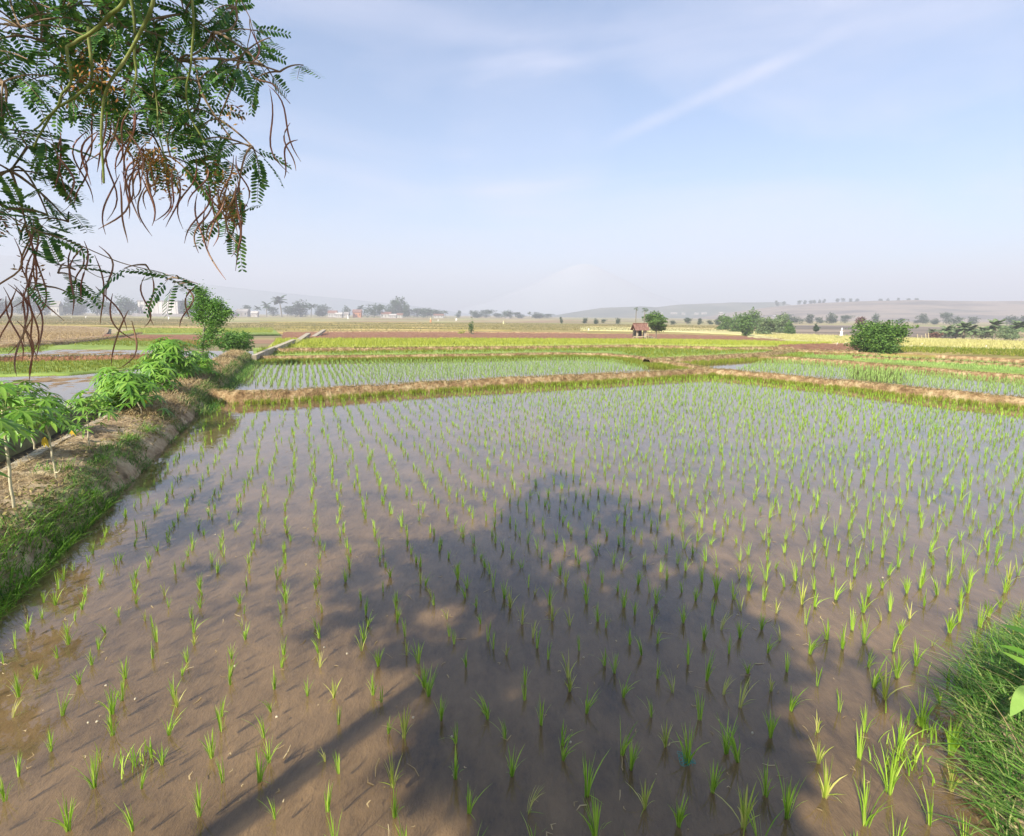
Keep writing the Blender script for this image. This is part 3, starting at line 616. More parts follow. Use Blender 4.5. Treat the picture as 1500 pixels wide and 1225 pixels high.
crop('dry_stubble', 'dry stubble rows on the brown field at the far left', [(-150, 477), (0, 477), (100, 479), (155, 482), (150, 493), (90, 499), (20, 503), (-150, 507)], 6, .18, .03, 'straw', .08, .6)
crop('stubble_patch', 'tan stubble on the fields at the far left', [(-150, 463), (0, 463), (150, 466), (300, 469), (300, 478), (150, 477), (-150, 475)], 1.2, .35, .08, 'strawgreen', .08, .5)

# --- grass and straw on the left bank
def bank_scatter(n, s0, s1, l0, l1, pw=1.0):
    s = s0 + (s1 - s0) * rs.rand(n) ** pw; l = rs.uniform(l0, l1, n)
    w2 = .10 * fbm(s, 0 * s, 1.1, 3) * np.clip(1 - l / .8, 0, 1)
    P = A + D * s[:, None] + NL * l[:, None]; return np.c_[P, np.maximum(bank_z(l + w2, s), -.01)], s, l
mb = MB()
P, s, l = bank_scatter(26000, -4, 23, .22, .93, 1.5); k = fbm(s, l * 3, 1.2, 3) > -.25; P = P[k]
blades(mb, P, rs.rand(len(P)) * 6.28, rs.uniform(.02, .08, len(P)), rs.uniform(.8, 3.0, len(P)), rs.uniform(.004, .009, len(P)), 3)
P, s, l = bank_scatter(9000, 6, 23, .1, .93); blades(mb, P, rs.rand(len(P)) * 6.28, rs.uniform(.08, .22, len(P)), rs.uniform(.5, 2.0, len(P)), .011, 3)
P, s, l = bank_scatter(5000, -4, 23, .84, 1.03, 1.4); P = P[fbm(s, 0 * s, 2.2, 3) > -.3]; P[:, 2] = .43; blades(mb, P, rs.rand(len(P)) * 6.28, rs.uniform(.02, .09, len(P)), rs.uniform(1, 3, len(P)), .007, 3)
tag(mb.build('dry_grass', M['straw'], smooth=False), 'dry tan straw and dead grass covering the top of the left earth bank', 'grass', kind='stuff')
mb = MB()
P, s, l = bank_scatter(20000, -4, 22, -.06, .34, 1.3); k = fbm(s + 5, l * 2, 1.6, 3) > -.05; P = P[k]
blades(mb, P, rs.rand(len(P)) * 6.28, rs.uniform(.05, .16, len(P)), rs.uniform(.4, 1.8, len(P)), rs.uniform(.005, .009, len(P)), 3)
P, s, l = bank_scatter(5000, 8, 23, -.3, .3); blades(mb, P, rs.rand(len(P)) * 6.28, rs.uniform(.1, .26, len(P)), rs.uniform(.4, 1.5, len(P)), .012, 3)
tag(mb.build('bank_weeds', M['deepgrass'], smooth=False), 'low dark green weeds on the shaded water side of the left bank', 'weeds', kind='stuff')
mb = MB()   # lush clump close by
P, s, l = bank_scatter(6000, -4.5, 2.3, -.08, .32, .8); k = (l < .26 - .10 * np.maximum(s - .6, 0) + .06 * fbm(s, l, 3, 2)); P = P[k]
blades(mb, P, rs.normal(-.3, 1.3, len(P)), rs.uniform(.07, .19, len(P)), rs.uniform(.3, 1.3, len(P)), rs.uniform(.005, .009, len(P)), 4)
for s_, l_, n_ in ((3.2, .3, 130), (3.7, .42, 110), (4.4, .3, 150), (5.2, .25, 160), (2.6, .5, 110)):
    c = bank_pt(s_, l_, bank_z(l_, s_)); Pn = c + np.c_[rs.randn(n_, 2) * .10, np.zeros(n_)]; blades(mb, Pn, rs.rand(n_) * 6.28, rs.uniform(.06, .18, n_), rs.uniform(.4, 1.6, n_), .007, 3)
tag(mb.build('lush_grass', M['grass'], smooth=False), 'lush bright green grass at the near water edge of the left bank', 'grass', kind='stuff')
mb = MB()   # broad weeds on the slope (leafy rosettes)
P, s, l = bank_scatter(2600, -3, 14, .05, .55, 1.3); P[:, 2] += .03; k = fbm(s + 2, l * 3, 1.6, 3) > 0; leafquads(mb, P[k], rs.uniform(.03, .07, k.sum()), .55)
tag(mb.build('creeping_weeds', M['strawgreen'], smooth=False), 'creeping broad leaved weeds half dried on the slope of the left bank', 'weeds', kind='stuff')
# --- right corner grass
def corner(n, x0, x1, y0, y1, dmin, dmax):
    Xc = rs.uniform(x0, x1, n); Yc = rs.uniform(y0, y1, n); z, s_, dd_ = nb_z(Xc, Yc); k = s_ & (dd_ > dmin) & (dd_ < dmax); return np.c_[Xc, Yc, z][k]
mb = MB(); P = corner(85000, 1.3, 6, .8, 4.6, -.01, 2.0)

blades(mb, P, rs.normal(2.3, 1.4, len(P)), rs.uniform(.06, .25, len(P)), rs.uniform(.3, 1.8, len(P)), rs.uniform(.003, .011, len(P)) , 4)
tag(mb.build('corner_grass', M['deepgrass'], smooth=False), 'tangled deep green grass on the bank in the right foreground corner', 'grass', kind='stuff')
mb = MB(); P = corner(5000, 1.5, 6, .8, 4.5, 0, 1.4)[:420]
P = P[::3]; blades(mb, P, rs.normal(2.5, .8, len(P)), rs.uniform(.2, .42, len(P)), rs.uniform(.8, 1.6, len(P)), .0045, 5)
P = corner(12000, 1.4, 4.2, .5, 3.4, .05, 1.5)[:1800]; blades(mb, P, rs.rand(len(P)) * 6.28, rs.uniform(.05, .15, len(P)), rs.uniform(.8, 3, len(P)), .005, 3)
P = corner(30000, 1.4, 5, .7, 4.2, .0, 1.6)[:3000]; leafquads(mb, P + [0, 0, .04], rs.uniform(.02, .05, len(P)), .5)
tag(mb.build('dry_stalks', M['straw'], smooth=False), 'dry pale stalks leaning out of the right corner grass over the water', 'stalks', kind='stuff')
mb = MB()
for a_, b_, n_, h_ in ((1325, 1112, 60, .12), (1345, 1065, 34, .10), (1305, 1122, 24, .08), (1405, 1010, 30, .12), (1440, 955, 30, .13), (1470, 935, 30, .13), (200, 1120, 30, .12)):
    c = G(a_, b_); Pn = c + np.c_[rs.randn(n_, 2) * .05, np.zeros(n_)]; blades(mb, Pn, rs.rand(n_) * 6.28, rs.uniform(.5, 1, n_) * h_, rs.uniform(.1, .7, n_), .007, 4)
tag(mb.build('water_grass', M['rice'], smooth=False), 'thick bright grass tufts rising from the water beside the right corner', 'grass', kind='stuff')
mb = MB(); P = corner(8000, -4, 1.6, -1, 1.3, .02, 1.6); blades(mb, P, rs.rand(len(P)) * 6.28, rs.uniform(.06, .2, len(P)), rs.uniform(.4, 1.8, len(P)), .006, 3)
tag(mb.build('near_grass', M['deepgrass'], smooth=False), 'grass along the bank at the very bottom below the camera', 'grass', kind='stuff')

# --- leafy herb at right edge
def bez(p0, p1, p2, n=8):
    t = np.linspace(0, 1, n)[:, None]; p0, p1, p2 = map(np.asarray, (p0, p1, p2)); return (1 - t) ** 2 * p0 + 2 * t * (1 - t) * p1 + t * t * p2
def leaf_blade(mb, base, tip, nrm, w, seg=7, fold=.12, droop=.1, m=0):
    base, tip, nrm = map(lambda a: np.array(a, float), (base, tip, nrm)); d = tip - base; L_ = np.linalg.norm(d); sd2 = np.cross(d, nrm); sd2 /= np.linalg.norm(sd2) + 1e-9; up = np.cross(sd2, d); up /= np.linalg.norm(up) + 1e-9
    t = np.linspace(0, 1, seg + 1); V = []
    for x in t:
        c = base + d * x + up * (-droop * L_ * x * x + droop * L_ * .5 * x); ww = w / 2 * math.sin(math.pi * min(1, x ** .75)) ** .8 if 0 < x < 1 else 0.0005
        V.append([c - sd2 * ww + up * fold * ww, c, c + sd2 * ww + up * fold * ww])
    grid(mb, np.array(V), m)
root = empty('broadleaf_herb', R(1520, 1090, 2.35) * [1, 1, 0] + [0, 0, .2]); rl = np.array(root.location)
tag(root, 'leafy herb with one large pale oval leaf at the right edge of the grassy corner', 'plant')
mb = MB(); mb.tube(bez(rl, rl + [.02, .02, .15], rl + [.0, .06, .34]), [.006, .003], 6); child_world(mb, 'stem', M['petiole'], root, True)
lf = R(1496, 1012, 2.75); mb = MB(); leaf_blade(mb, R(1506, 1004, 2.3), R(1481, 1049, 2.22), (-.5, -.75, .5), .058); child_world(mb, 'leaf', M['broadleaf'], root, True)
mb = MB()
for a_ in range(9):
    p = rl + [rs.uniform(-.03, .05), rs.uniform(0, .06), .14 + .025 * a_]; an = rs.uniform(0, 6.28); p = p + [0, 0, .12]; leaf_blade(mb, p, p + [.13 * math.cos(an), .13 * math.sin(an), .03], (0, 0, 1), .06, droop=.2)
child_world(mb, 'foliage', M['grass'], root, True)

# ================================================================== CASSAVA PLANTS on the bank
def cassava(name, base, height, crown_r, nleaf0, lean=(0, 0), label='', stem_r=.012, yellow=None, seed=0, tiers=1.0, fork=False, stemfrac=.55):
    nleaf = int(nleaf0 * (1.9 if base[1] > 7.5 else 1.45)); r = np.random.RandomState(seed); root = empty(name, base); b = np.array(base, float)
    tag(root, label, 'plant', 'cassava plants on the left bank')
    top = b + np.array([lean[0], lean[1], height * .85]); pts = bez(b - [0, 0, .03], b + np.array([lean[0] * .1, lean[1] * .1, height * .45]), top, 12); pts[1:-1, :2] += r.randn(10, 2) * .004
    mb = MB(); mb.tube(pts, [stem_r, stem_r * .85, stem_r * .6], 8)
    if fork:
        mb.tube(bez(b + [0, 0, .04], b + [.06, -.02, .02], b + [.10, -.03, .14]), [stem_r * .8, stem_r * .5], 7)
    child_world(mb, 'stem', M['cassavastem'], root, True)
    ml = MB(); mp_ = MB()
    for i in range(nleaf):
        sf = stemfrac if base[1] > 7.5 else .68; f = 1 - tiers * (1 - sf) * r.rand() ** 1.2; k = min(11, int(f * 11)); p = pts[k] + r.randn(3) * .01
        az = r.rand() * 6.283; el = r.uniform(-.35, 1.25); L_ = crown_r * r.uniform(.55, 1.0) * (1.0 if el < .5 else .8)
        dirv = np.array([math.cos(az) * math.cos(el), math.sin(az) * math.cos(el), math.sin(el)])
        e_ = p + dirv * L_; e_[2] -= .10 * L_; mid_ = (p + e_) / 2 + [0, 0, .12 * L_]
        pc = bez(p, mid_, e_, 5); mp_.tube(pc, [.0028, .0018], 4, cap=False)
        nl = r.choice([5, 7]); ls = crown_r * r.uniform(.38, .58)
        hd = np.array([math.cos(az), math.sin(az), -.35 - .5 * r.rand()]); hd /= np.linalg.norm(hd)
        sdv = np.array([-math.sin(az), math.cos(az), 0.]); nn = np.cross(sdv, hd); nn = nn if nn[2] > 0 else -nn
        for j in range(nl):
            a2 = (j - (nl - 1) / 2) / ((nl - 1) / 2) * 1.9; dv = hd * math.cos(a2) + sdv * math.sin(a2)
            ll_ = ls * (1 - .28 * abs(a2) / 1.9); tip = pc[-1] + dv * ll_ + np.array([0, 0, -.22 * ll_ * r.rand()])
            leaf_blade(ml, pc[-1], tip, nn, ll_ * .20, 4, .2, .3)
    child_world(mp_, 'petioles', M['petiole'], root, True); child_world(ml, 'foliage', M['cassava'], root, True)
    if yellow is not None:
        my = MB(); yb = np.array(yellow)
        for j in range(4):
            leaf_blade(my, yb, yb + np.array([.035 * (j - 1.5), -.01 * j, -.10 - .02 * (j % 2)]), (0, -1, .2), .035, 5, .2, .15)
        child_world(my, 'yellow_leaf', M['yellowleaf'], root, True)
    return root
def onbank(pxx, pyy, z=.38): return G(pxx, pyy, z)
def hpx(base, toppy, pxx):       # height so that top shows at toppy
    t = R(pxx, toppy, base[1]); return t[2] - base[2]
cb = onbank(20, 742); cassava('cassava_plant', cb, hpx(cb, 560, 10), .36, 26, (-.05, .05), 'tall cassava plant with straight pale stem, nearest on the left bank', .014, None, 1)
cb = onbank(82, 697); cassava('cassava_plant', cb, hpx(cb, 575, 60), .36, 28, (-.14, .05), 'cassava plant with bent forked stem and curled yellow leaf hanging from it', .011, R(66, 640, cb[1] - .02), 2, fork=True)
cb = onbank(50, 655, .34); cassava('cassava_plant', cb, hpx(cb, 560, 20), .40, 26, (-.2, .1), 'cassava plant crowded behind the two nearest stems by the canal', .011, R(106, 626, cb[1] - .1), 3)
cb = onbank(-45, 800); cassava('cassava_plant', cb, hpx(cb, 560, -45), .42, 30, (-.05, .05), 'cassava plant at the extreme left edge, mostly outside the photo', .013, None, 11)
cb = onbank(-12, 690, .36); cassava('cassava_plant', cb, hpx(cb, 552, -12), .42, 32, (-.05, .05), 'cassava plant behind the tall nearest one, cut by the left edge', .012, None, 12)
cb = onbank(131, 655); cassava('cassava_plant', cb, hpx(cb, 583, 128), .33, 24, (-.02, .05), 'short cassava plant with slim straight pale stem, third stem on the left bank', .010, None, 4)
cb = onbank(208, 607); cassava('cassava_plant', cb, hpx(cb, 556, 190), .48, 44, (-.35, .1), 'cassava plant with yellow leaf beside its pale stem, left of the last grassy slope', .011, R(212, 582, cb[1] - .1), 5)
cb = onbank(172, 603, .34); cassava('cassava_plant', cb, hpx(cb, 553, 170), .50, 48, (-.05, .1), 'bushy cassava plant in the middle of the row leaning over the canal', .012, None, 6, stemfrac=.4)
cb = onbank(237, 577); cassava('cassava_plant', cb, hpx(cb, 535, 222), .50, 44, (-.25, .1), 'slender cassava plant just before the tallest leafy mound by the canal', .011, None, 7, stemfrac=.4)
cb = onbank(250, 562, .30); cassava('cassava_plant', cb, hpx(cb, 501, 250), .62, 80, (-.05, .1), 'tallest dense cassava plant at the far end of the row', .013, None, 8, stemfrac=.15)
cb = onbank(293, 551, .34); cassava('cassava_plant', cb, hpx(cb, 519, 293), .50, 44, (.02, .1), 'low leafy cassava plant between the canal and the foot of the young tree', .011, None, 9, stemfrac=.2)

# ================================================================== TREES
def lobed_tree(name, label, base, height, width, m, seed, nleaf=900, leaf=.5, lobes=7, trunk_frac=.3, cat='tree', group=None, flat=1.0, gaps=.0, trunk=True, tr=None, bottom=0.0, small=False, branches=5, shoots=14):
    r = np.random.RandomState(seed); root = empty(name, base) ; b = np.array(base, float)
    tag(root, label, cat, group)
    cz0 = height * trunk_frac; ch = height - cz0
    cen = []; 
    for i in range(lobes):
        a = r.rand() * 6.28; rr = width / 2 * r.uniform(.1, .62); zc = cz0 + ch * r.uniform(.25 - bottom, .8); cen.append((rr * math.cos(a), rr * math.sin(a), zc, width * r.uniform(.2, .34), ch * r.uniform(.18, .30) * flat))
    cen.append((0, 0, cz0 + ch * .55, width * .3, ch * .42))
    C = []; Nn = []
    per = nleaf // len(cen)
    for (x, y, z, ra, rb) in cen:
        v = r.randn(per, 3); v /= np.linalg.norm(v, axis=1)[:, None]; rad = r.uniform(.45, 1.05, per) ** .6
        sub = 1 + .18 * np.sin(v[:, 0] * 7 + seed) * np.sin(v[:, 1] * 6 + 1) + .15 * np.sin(v[:, 2] * 9)
        p = v * np.array([ra, ra, rb]) * (rad * sub)[:, None] + [x, y, z]; C.append(p); Nn.append(v)
    for i in range(shoots):
        x, y, z, ra, rb = cen[r.randint(len(cen))]; v = r.randn(3); v[2] = abs(v[2]) + .2; v /= np.linalg.norm(v); q_ = max(6, per // 14); t_ = r.rand(q_, 1) ** .7
        C.append(np.array([x, y, z]) + v * np.array([ra, ra, rb]) * (.8 + .55 * t_) + r.randn(q_, 3) * leaf * .35); Nn.append(np.repeat(v[None], q_, 0))
    C = np.concatenate(C); Nn = np.concatenate(Nn); k = C[:, 2] > max(.02, cz0 * .6 - height * bottom); C, Nn = C[k], Nn[k]
    ml = MB(); leafquads(ml, C, leaf * r.uniform(.6, 1.3, len(C)), .55, N=Nn)
    o = ml.build('crown', M[m], root, False)
    if trunk:
        mt = MB(); tr = tr or height * .025
        top = np.array([r.randn() * width * .03, r.randn() * width * .03, cz0 + ch * .5]); mt.tube(bez([0, 0, -.1], [r.randn() * width * .03, 0, cz0 * .6], top, 8), [tr, tr * .7, tr * .4], 7)
        for i in range(branches):
            x, y, z, ra, rb = cen[i % len(cen)]; p0 = bez([0, 0, -.1], [0, 0, cz0 * .6], top, 8)[4]; mt.tube(bez(p0, (p0 + np.array([x, y, z])) / 2 + [0, 0, -.05 * height], [x, y, z], 5), [tr * .45, tr * .15], 5)
        mt.build('trunk', M['bark'], root)
    return root
def palm(name, label, base, height, fr, m, seed, nf=16, trunk_r=.16, lean=.3, cat='palm tree', group=None, leafw=.06):
    r = np.random.RandomState(seed); root = empty(name, base); tag(root, label, cat, group)
    top = np.array([lean * r.randn(), lean * r.randn(), height]); mt = MB(); mt.tube(bez([0, 0, -.1], [top[0] * .1, top[1] * .1, height * .5], top, 9), [trunk_r * 1.3, trunk_r, trunk_r * .8], 8); mt.build('trunk', M['bark'], root)
    ml = MB()
    for i in range(nf):
        az = i * 2.4 + r.rand() * .4; el = r.uniform(-.5, 1.4); L_ = fr * r.uniform(.8, 1.1)
        d = np.array([math.cos(az), math.sin(az), 0]); p1 = top + d * L_ * .5 * math.cos(el) + [0, 0, L_ * .6 * math.sin(el)]; p2 = top + d * L_ * (.95 if el < .8 else .7) + [0, 0, L_ * (math.sin(el) * .95 - .28)]
        sp = bez(top, p1, p2, 12); ml.tube(sp, [fr * .012, fr * .005], 4, cap=False)
        sdv = np.array([-math.sin(az), math.cos(az), 0]); n = 22; t = np.linspace(.12, 1, n); c = np.stack([np.interp(t, np.linspace(0, 1, 12), sp[:, k]) for k in range(3)], 1)
        tang = np.gradient(c, axis=0); tang /= np.linalg.norm(tang, axis=1)[:, None]
        ln = fr * .27 * np.sin(np.pi * np.clip(t * .9 + .08, 0, 1)) ** .7
        for sgn_ in (-1, 1):
            e_ = c + (sdv * sgn_ * .8 + tang * .5)[:] * ln[:, None] + np.array([0, 0, -.35]) * ln[:, None]
            w_ = tang * leafw * fr * .3
            V = np.stack([c - w_, c + w_, e_ + w_ * .25, e_ - w_ * .25], 1); ml.add(V, np.arange(n * 4).reshape(n, 4))
    ml.build('fronds', M[m], root, False); return root
def gz(x, y): return float(zt(y))
def at(pxx, Yd, dz=0):          # ground point at forward distance Yd in the column of pixel pxx
    p = R(pxx, 470, Yd); return np.array([p[0], Yd, float(zt(Yd)) + dz])
def hgt_at(pxx, topy, Yd): return R(pxx, topy, Yd)[2] - float(zt(Yd))
def wid(npx, Yd): return npx / F * Yd

# young tree by the canal (tiered, feathery)
b = G(297, 527, .36); Hh = hpx(b, 423, 292); root = empty('young_tree', b)
tag(root, 'young bright green tree with thin bent trunk standing beside the canal', 'tree')
mt = MB(); tp = [b, b + [.02, 0, .5], b + [.10, .05, Hh * .42], b + [.22, 0, Hh * .55], b + [.05, 0, Hh * .72], b + [-.05, 0, Hh * .95]]
tp = np.array(tp); tps = np.stack([np.interp(np.linspace(0, 5, 24), range(6), tp[:, k]) for k in range(3)], 1); mt.tube(tps, [.055, .045, .03, .015], 8)
ml = MB(); C = []; sc_ = wid(1, b[1])
for (dx, ty, rx, ry, n) in ((-2, 437, 12, 13, 520), (12, 452, 16, 12, 620), (26, 462, 14, 8, 380), (22, 447, 12, 7, 200), (36, 457, 7, 5, 110), (16, 473, 14, 7, 360), (-6, 455, 14, 13, 460), (-3, 466, 9, 5, 150), (8, 496, 15, 8, 280), (13, 485, 8, 5, 120), (-8, 426, 6, 5, 80), (2, 508, 9, 5, 120)):
    c = R(297 + dx, ty, b[1]); n = int(n * 2.4); v = rs.randn(n, 3) * .62; C.append(c + v * np.array([rx * .82 * sc_, rx * sc_ * .7, ry * sc_])); k = 23 * (c[2] - b[2]) / Hh
    p0 = tps[int(min(23, max(2, k - 3)))]; mt.tube(bez(p0, (p0 + c) / 2 + [0, 0, .05], c, 6), [.018, .006], 5)
C = np.concatenate(C); leafquads(ml, C, rs.uniform(.06, .13, len(C)), .42); child_world(mt, 'trunk', M['bark'], root, True); child_world(ml, 'crown', M['leafbright'], root)
b = G(343, 516, .3); lobed_tree('bush', 'rounded green bush on the canal bank just right of the young tree', b, hgt_at(343, 484, b[1]) - .3, wid(56, b[1]), 'leafbright', 5, 4500, .10, 14, .06, cat='bush', bottom=.25, tr=.03, shoots=40, flat=.9)
# big rounded bush on the right
b = G(1286, 518.5, .02)
Hh = R(1286, 469, b[1])[2] - b[2]
lobed_tree('round_bush', 'large rounded dense green bush standing alone on a bund at the right', b, Hh * 1.0, wid(72, b[1]), 'bushleaf', 21, 17000, .13, 30, .02, cat='bush', bottom=.28, flat=.98, tr=.05, shoots=46)
# hut trees
hb = G(937, 498, 0); HY = hb[1]
b = at(962, HY + 2.5); lobed_tree('shade_tree', 'small round green tree right behind the field hut', b, hgt_at(962, 457, b[1]), wid(42, b[1]), 'treemid', 31, 4200, .22, 9, .25, tr=.08)
def papaya(b, h, fr, seed, label):
    r = np.random.RandomState(seed); root = empty('papaya_tree', b); tag(root, label, 'tree'); mt = MB(); mt.tube([[0, 0, -.1], [.02, 0, h * .5], [.05, 0, h]], [.07, .04], 7); mt.build('trunk', M['bark'], root)
    ml = MB()
    for i in range(14):
        az = i * 2.4; el = r.uniform(-.5, 1.2); e_ = np.array([.05, 0, h]) + fr * np.array([math.cos(az) * math.cos(el), math.sin(az) * math.cos(el), math.sin(el)]); ml.tube([[.05, 0, h], e_], .012, 4, cap=False)
        for j in range(7):
            a2 = j * .9; leaf_blade(ml, e_, e_ + fr * .5 * np.array([math.cos(a2), math.sin(a2), -.4 + .2 * r.rand()]), (0, 0, 1), fr * .2, 3)
    ml.build('crown', M['treemid'], root, False)
b = at(943.5, HY + 1.2); papaya(b, hgt_at(943.5, 455, b[1]), .34, 3, 'tall papaya tree with a leafy tuft rising behind the hut roof')
b = at(931, HY + 8); papaya(b, hgt_at(931, 453, b[1]), .28, 4, 'thin papaya tree with a pale tuft left of the hut ridge')

# field hut
def hut():
    root = empty('field_hut', hb, .18); tag(root, 'small field hut with red tiled roof on bamboo posts beside a yellow green paddy', 'hut')
    w = wid(17, HY); dpt = w * .75; eh = wid(14.5, HY); rh = wid(23.5, HY)
    for sx in (-1, 1):
        for sy in (-1, 1):
            mb = MB(); mb.tube([[sx * w * .45, sy * dpt * .45, -.15], [sx * w * .44, sy * dpt * .45, eh + (.1 if sy > 0 else 0)]], w * .028, 7); mb.build('post', M['bamboo'], root)
    mb = MB(); th = .06                                       # gable roof, ridge along x, with tile courses
    for sy in (-1, 1):
        for k in range(7):
            t0, t1 = k / 7, (k + 1) / 7 + .03; y0, y1 = sy * dpt * .72 * (1 - t0), sy * dpt * .72 * (1 - t1); z0, z1 = eh - .05 + (rh - eh) * t0, eh - .05 + (rh - eh) * t1
            off = .02 * (k % 2); n = 16
            for i in range(n):
                x0 = -w * .66 + w * 1.32 * i / n; xc = x0 + w * .66 / n; dz = rs.uniform(-.012, .012)
                V = [[x0, y0, z0 + th + dz], [x0 + w * 1.32 / n * .96, y0, z0 + th + dz + .01], [x0 + w * 1.32 / n * .96, y1, z1 + th * .6 + dz], [x0, y1, z1 + th * .6 + dz], [x0, y0, z0 + dz], [x0 + w * 1.32 / n * .96, y0, z0 + dz], [x0 + w * 1.32 / n * .96, y1, z1 + dz], [x0, y1, z1 + dz]]
                mb.add(V, [[0, 1, 2, 3], [4, 7, 6, 5], [0, 4, 5, 1], [2, 6, 7, 3], [0, 3, 7, 4], [1, 5, 6, 2]])
    mb.tube([[-w * .67, 0, rh + .03], [w * .67, 0, rh + .03]], .06, 7); mb.build('roof', M['rooftile'], root, False)
    mb = MB(); mb.box((0, 0, .38), (w * .95, dpt * .95, .05))
    for k in range(12): mb.box((-w * .45 + w * .9 * k / 11, 0, .415), (.05, dpt * .93, .02))
    mb.build('platform', M['bamboo'], root, False)
    mb = MB(); mb.box((-.1 * w, dpt * .43, eh * .5 + .15), (w * .82, .03, eh - .35)); mb.build('dark_inside', M['dark'], root, False)  # near-black sheet: the shade inside the hut is put into its colour
    mb = MB(); mb.box((-.36 * w, -dpt * .43, eh * .5 + .1), (w * .14, .03, eh - .3)); mb.box((.33 * w, -dpt * .43, eh * .5 + .1), (w * .2, .03, eh - .3)); mb.build('front_panel', M['thatch'], root, False)
    mb = MB(); mb.tube([[w * .62, -dpt * .5, -.1], [w * .56, -dpt * .35, rh * .95]], .035, 6); mb.tube([[w * .62, dpt * .3, -.1], [w * .57, 0, rh]], .035, 6); mb.build('brace', M['bamboo'], root, False)
    mb = MB()
    for i in range(60):
        mb.box((w * .62 + rs.rand() * w * .5, rs.uniform(-.3, .3) * dpt, rs.rand() * eh * .45 * (1 - .5 * rs.rand())), (rs.uniform(.2, .5), .05, .04), rs.rand() * 3)
    o = mb.build('brushwood_pile', M['thatch'], None, False); o.location = hb; tag(o, 'pale heap of stacked brushwood against the right side of the hut', 'woodpile')
hut()

# right palm grove and trees
G1 = 'palms in the grove at the right edge'
pal = [(1387, 473, 95), (1402, 477, 100), (1414, 468, 98), (1428, 474, 96), (1441, 477, 102), (1459, 464, 97), (1478, 474, 100), (1492, 466, 96), (1520, 468, 97), (1368, 480, 101)]
pd = ['second palm from the left of the grove, with open star shaped crown', 'short drooping palm third from the left of the grove', 'tall round crowned palm near the middle left of the grove', 'palm with pale fronds right of the tall round crowned one', 'low palm just left of the tallest palm of the grove', 'tallest palm of the grove with dark trunk', 'low spreading palm right of the tallest one', 'palm at the very right edge of the photo', 'palm beyond the right end of the grove', 'smallest leftmost palm of the grove with yellowish fronds']
for (x_, ty, Yd), lb in zip(pal, pd):
    b = at(x_, Yd); h_ = hgt_at(x_, ty, Yd); palm('palm_tree', lb, b, h_ * .60, h_ * .46, 'palmfar', int(x_), 34, .16, .15, group=G1, leafw=.20)
lobed_tree('grove_shrub', 'dark undergrowth below the leftmost palms of the grove', at(1398, 103), 1.9, 7, 'palmfar', 14, 1500, .3, 9, .05, cat='bush', bottom=.3)
lobed_tree('grove_shrub', 'brown dry shrub at the left foot of the palm grove', at(1372, 99), 1.2, 3.0, 'redleaf', 15, 900, .25, 7, .05, cat='bush', bottom=.3)
b = at(1463, 94); lobed_tree('grove_shrub', 'brownish green scrub between the palm trunks', at(1450, 101), 1.8, 9, 'palmfar', 4, 1500, .3, 9, .05, cat='bush', bottom=.3)
lobed_tree('grove_shrub', 'olive shrub before the tallest palm at the right edge', at(1476, 90), 2.2, 4.2, 'palmfar', 6, 1500, .25, 9, .05, cat='bush', bottom=.3)
for (x_, ty, w_, Yd, lb, m, sd_) in ((1095, 464, 16, 104, 'rounded dark green tree in front of the clump right of the hut', 'treemid', 41), (1080, 462, 26, 132, 'hazy green tree at the left end of the clump right of the hut', 'treemid', 42), (1101, 455.5, 24, 140, 'tallest dark tree in the clump right of the hut', 'treemid', 43), (1122, 467, 28, 112, 'pale olive tree in the middle of the clump right of the hut', 'palmfar', 44), (1143, 463, 22, 125, 'airy olive tree right of the middle of the clump', 'palmfar', 45), (1157, 471, 14, 118, 'low dark tree ending the clump on its right', 'treemid', 46), (1062, 464, 22, 150, 'hazy bushy tree standing left of the clump', 'treemid', 47)):
    b = at(x_, Yd); lobed_tree('broadleaf_tree', lb, b, hgt_at(x_, ty, Yd) * 1.08, wid(w_ * 1.25, Yd), m, sd_, 2600, .42, 12, .04, bottom=.25)
b = at(1196, 118); lobed_tree('small_tree', 'tiny dark tree standing alone in the field left of the round bush', b, hgt_at(1196, 475, 118), wid(11, 118), 'treefar', 51, 500, .35, 5, .15, bottom=.1)
b = at(1262, 140); lobed_tree('flowering_tree', 'tree with reddish top peeking out left behind the round bush', b, hgt_at(1262, 465, 140), wid(16, 140), 'redleaf', 52, 700, .4, 5, .3)
b = at(691, 100); lobed_tree('small_tree', 'small round green tree in the middle of the olive field', b, hgt_at(691, 464.5, 100), wid(9, 100), 'treemid', 53, 700, .2, 5, .1, bottom=.2)
b = at(676, 104); lobed_tree('field_shrub', 'low yellow green shrub left of the small round tree in the olive field', b, .9, 1.8, 'yellowrice', 54, 500, .15, 5, .05, cat='shrub', bottom=.3)
b = G(1226, 497, 0); lobed_tree('field_shrub', 'low green shrub below the white shirted scarecrow', b, .5, 1.5, 'treemid', 55, 500, .12, 5, .05, cat='shrub', bottom=.3)

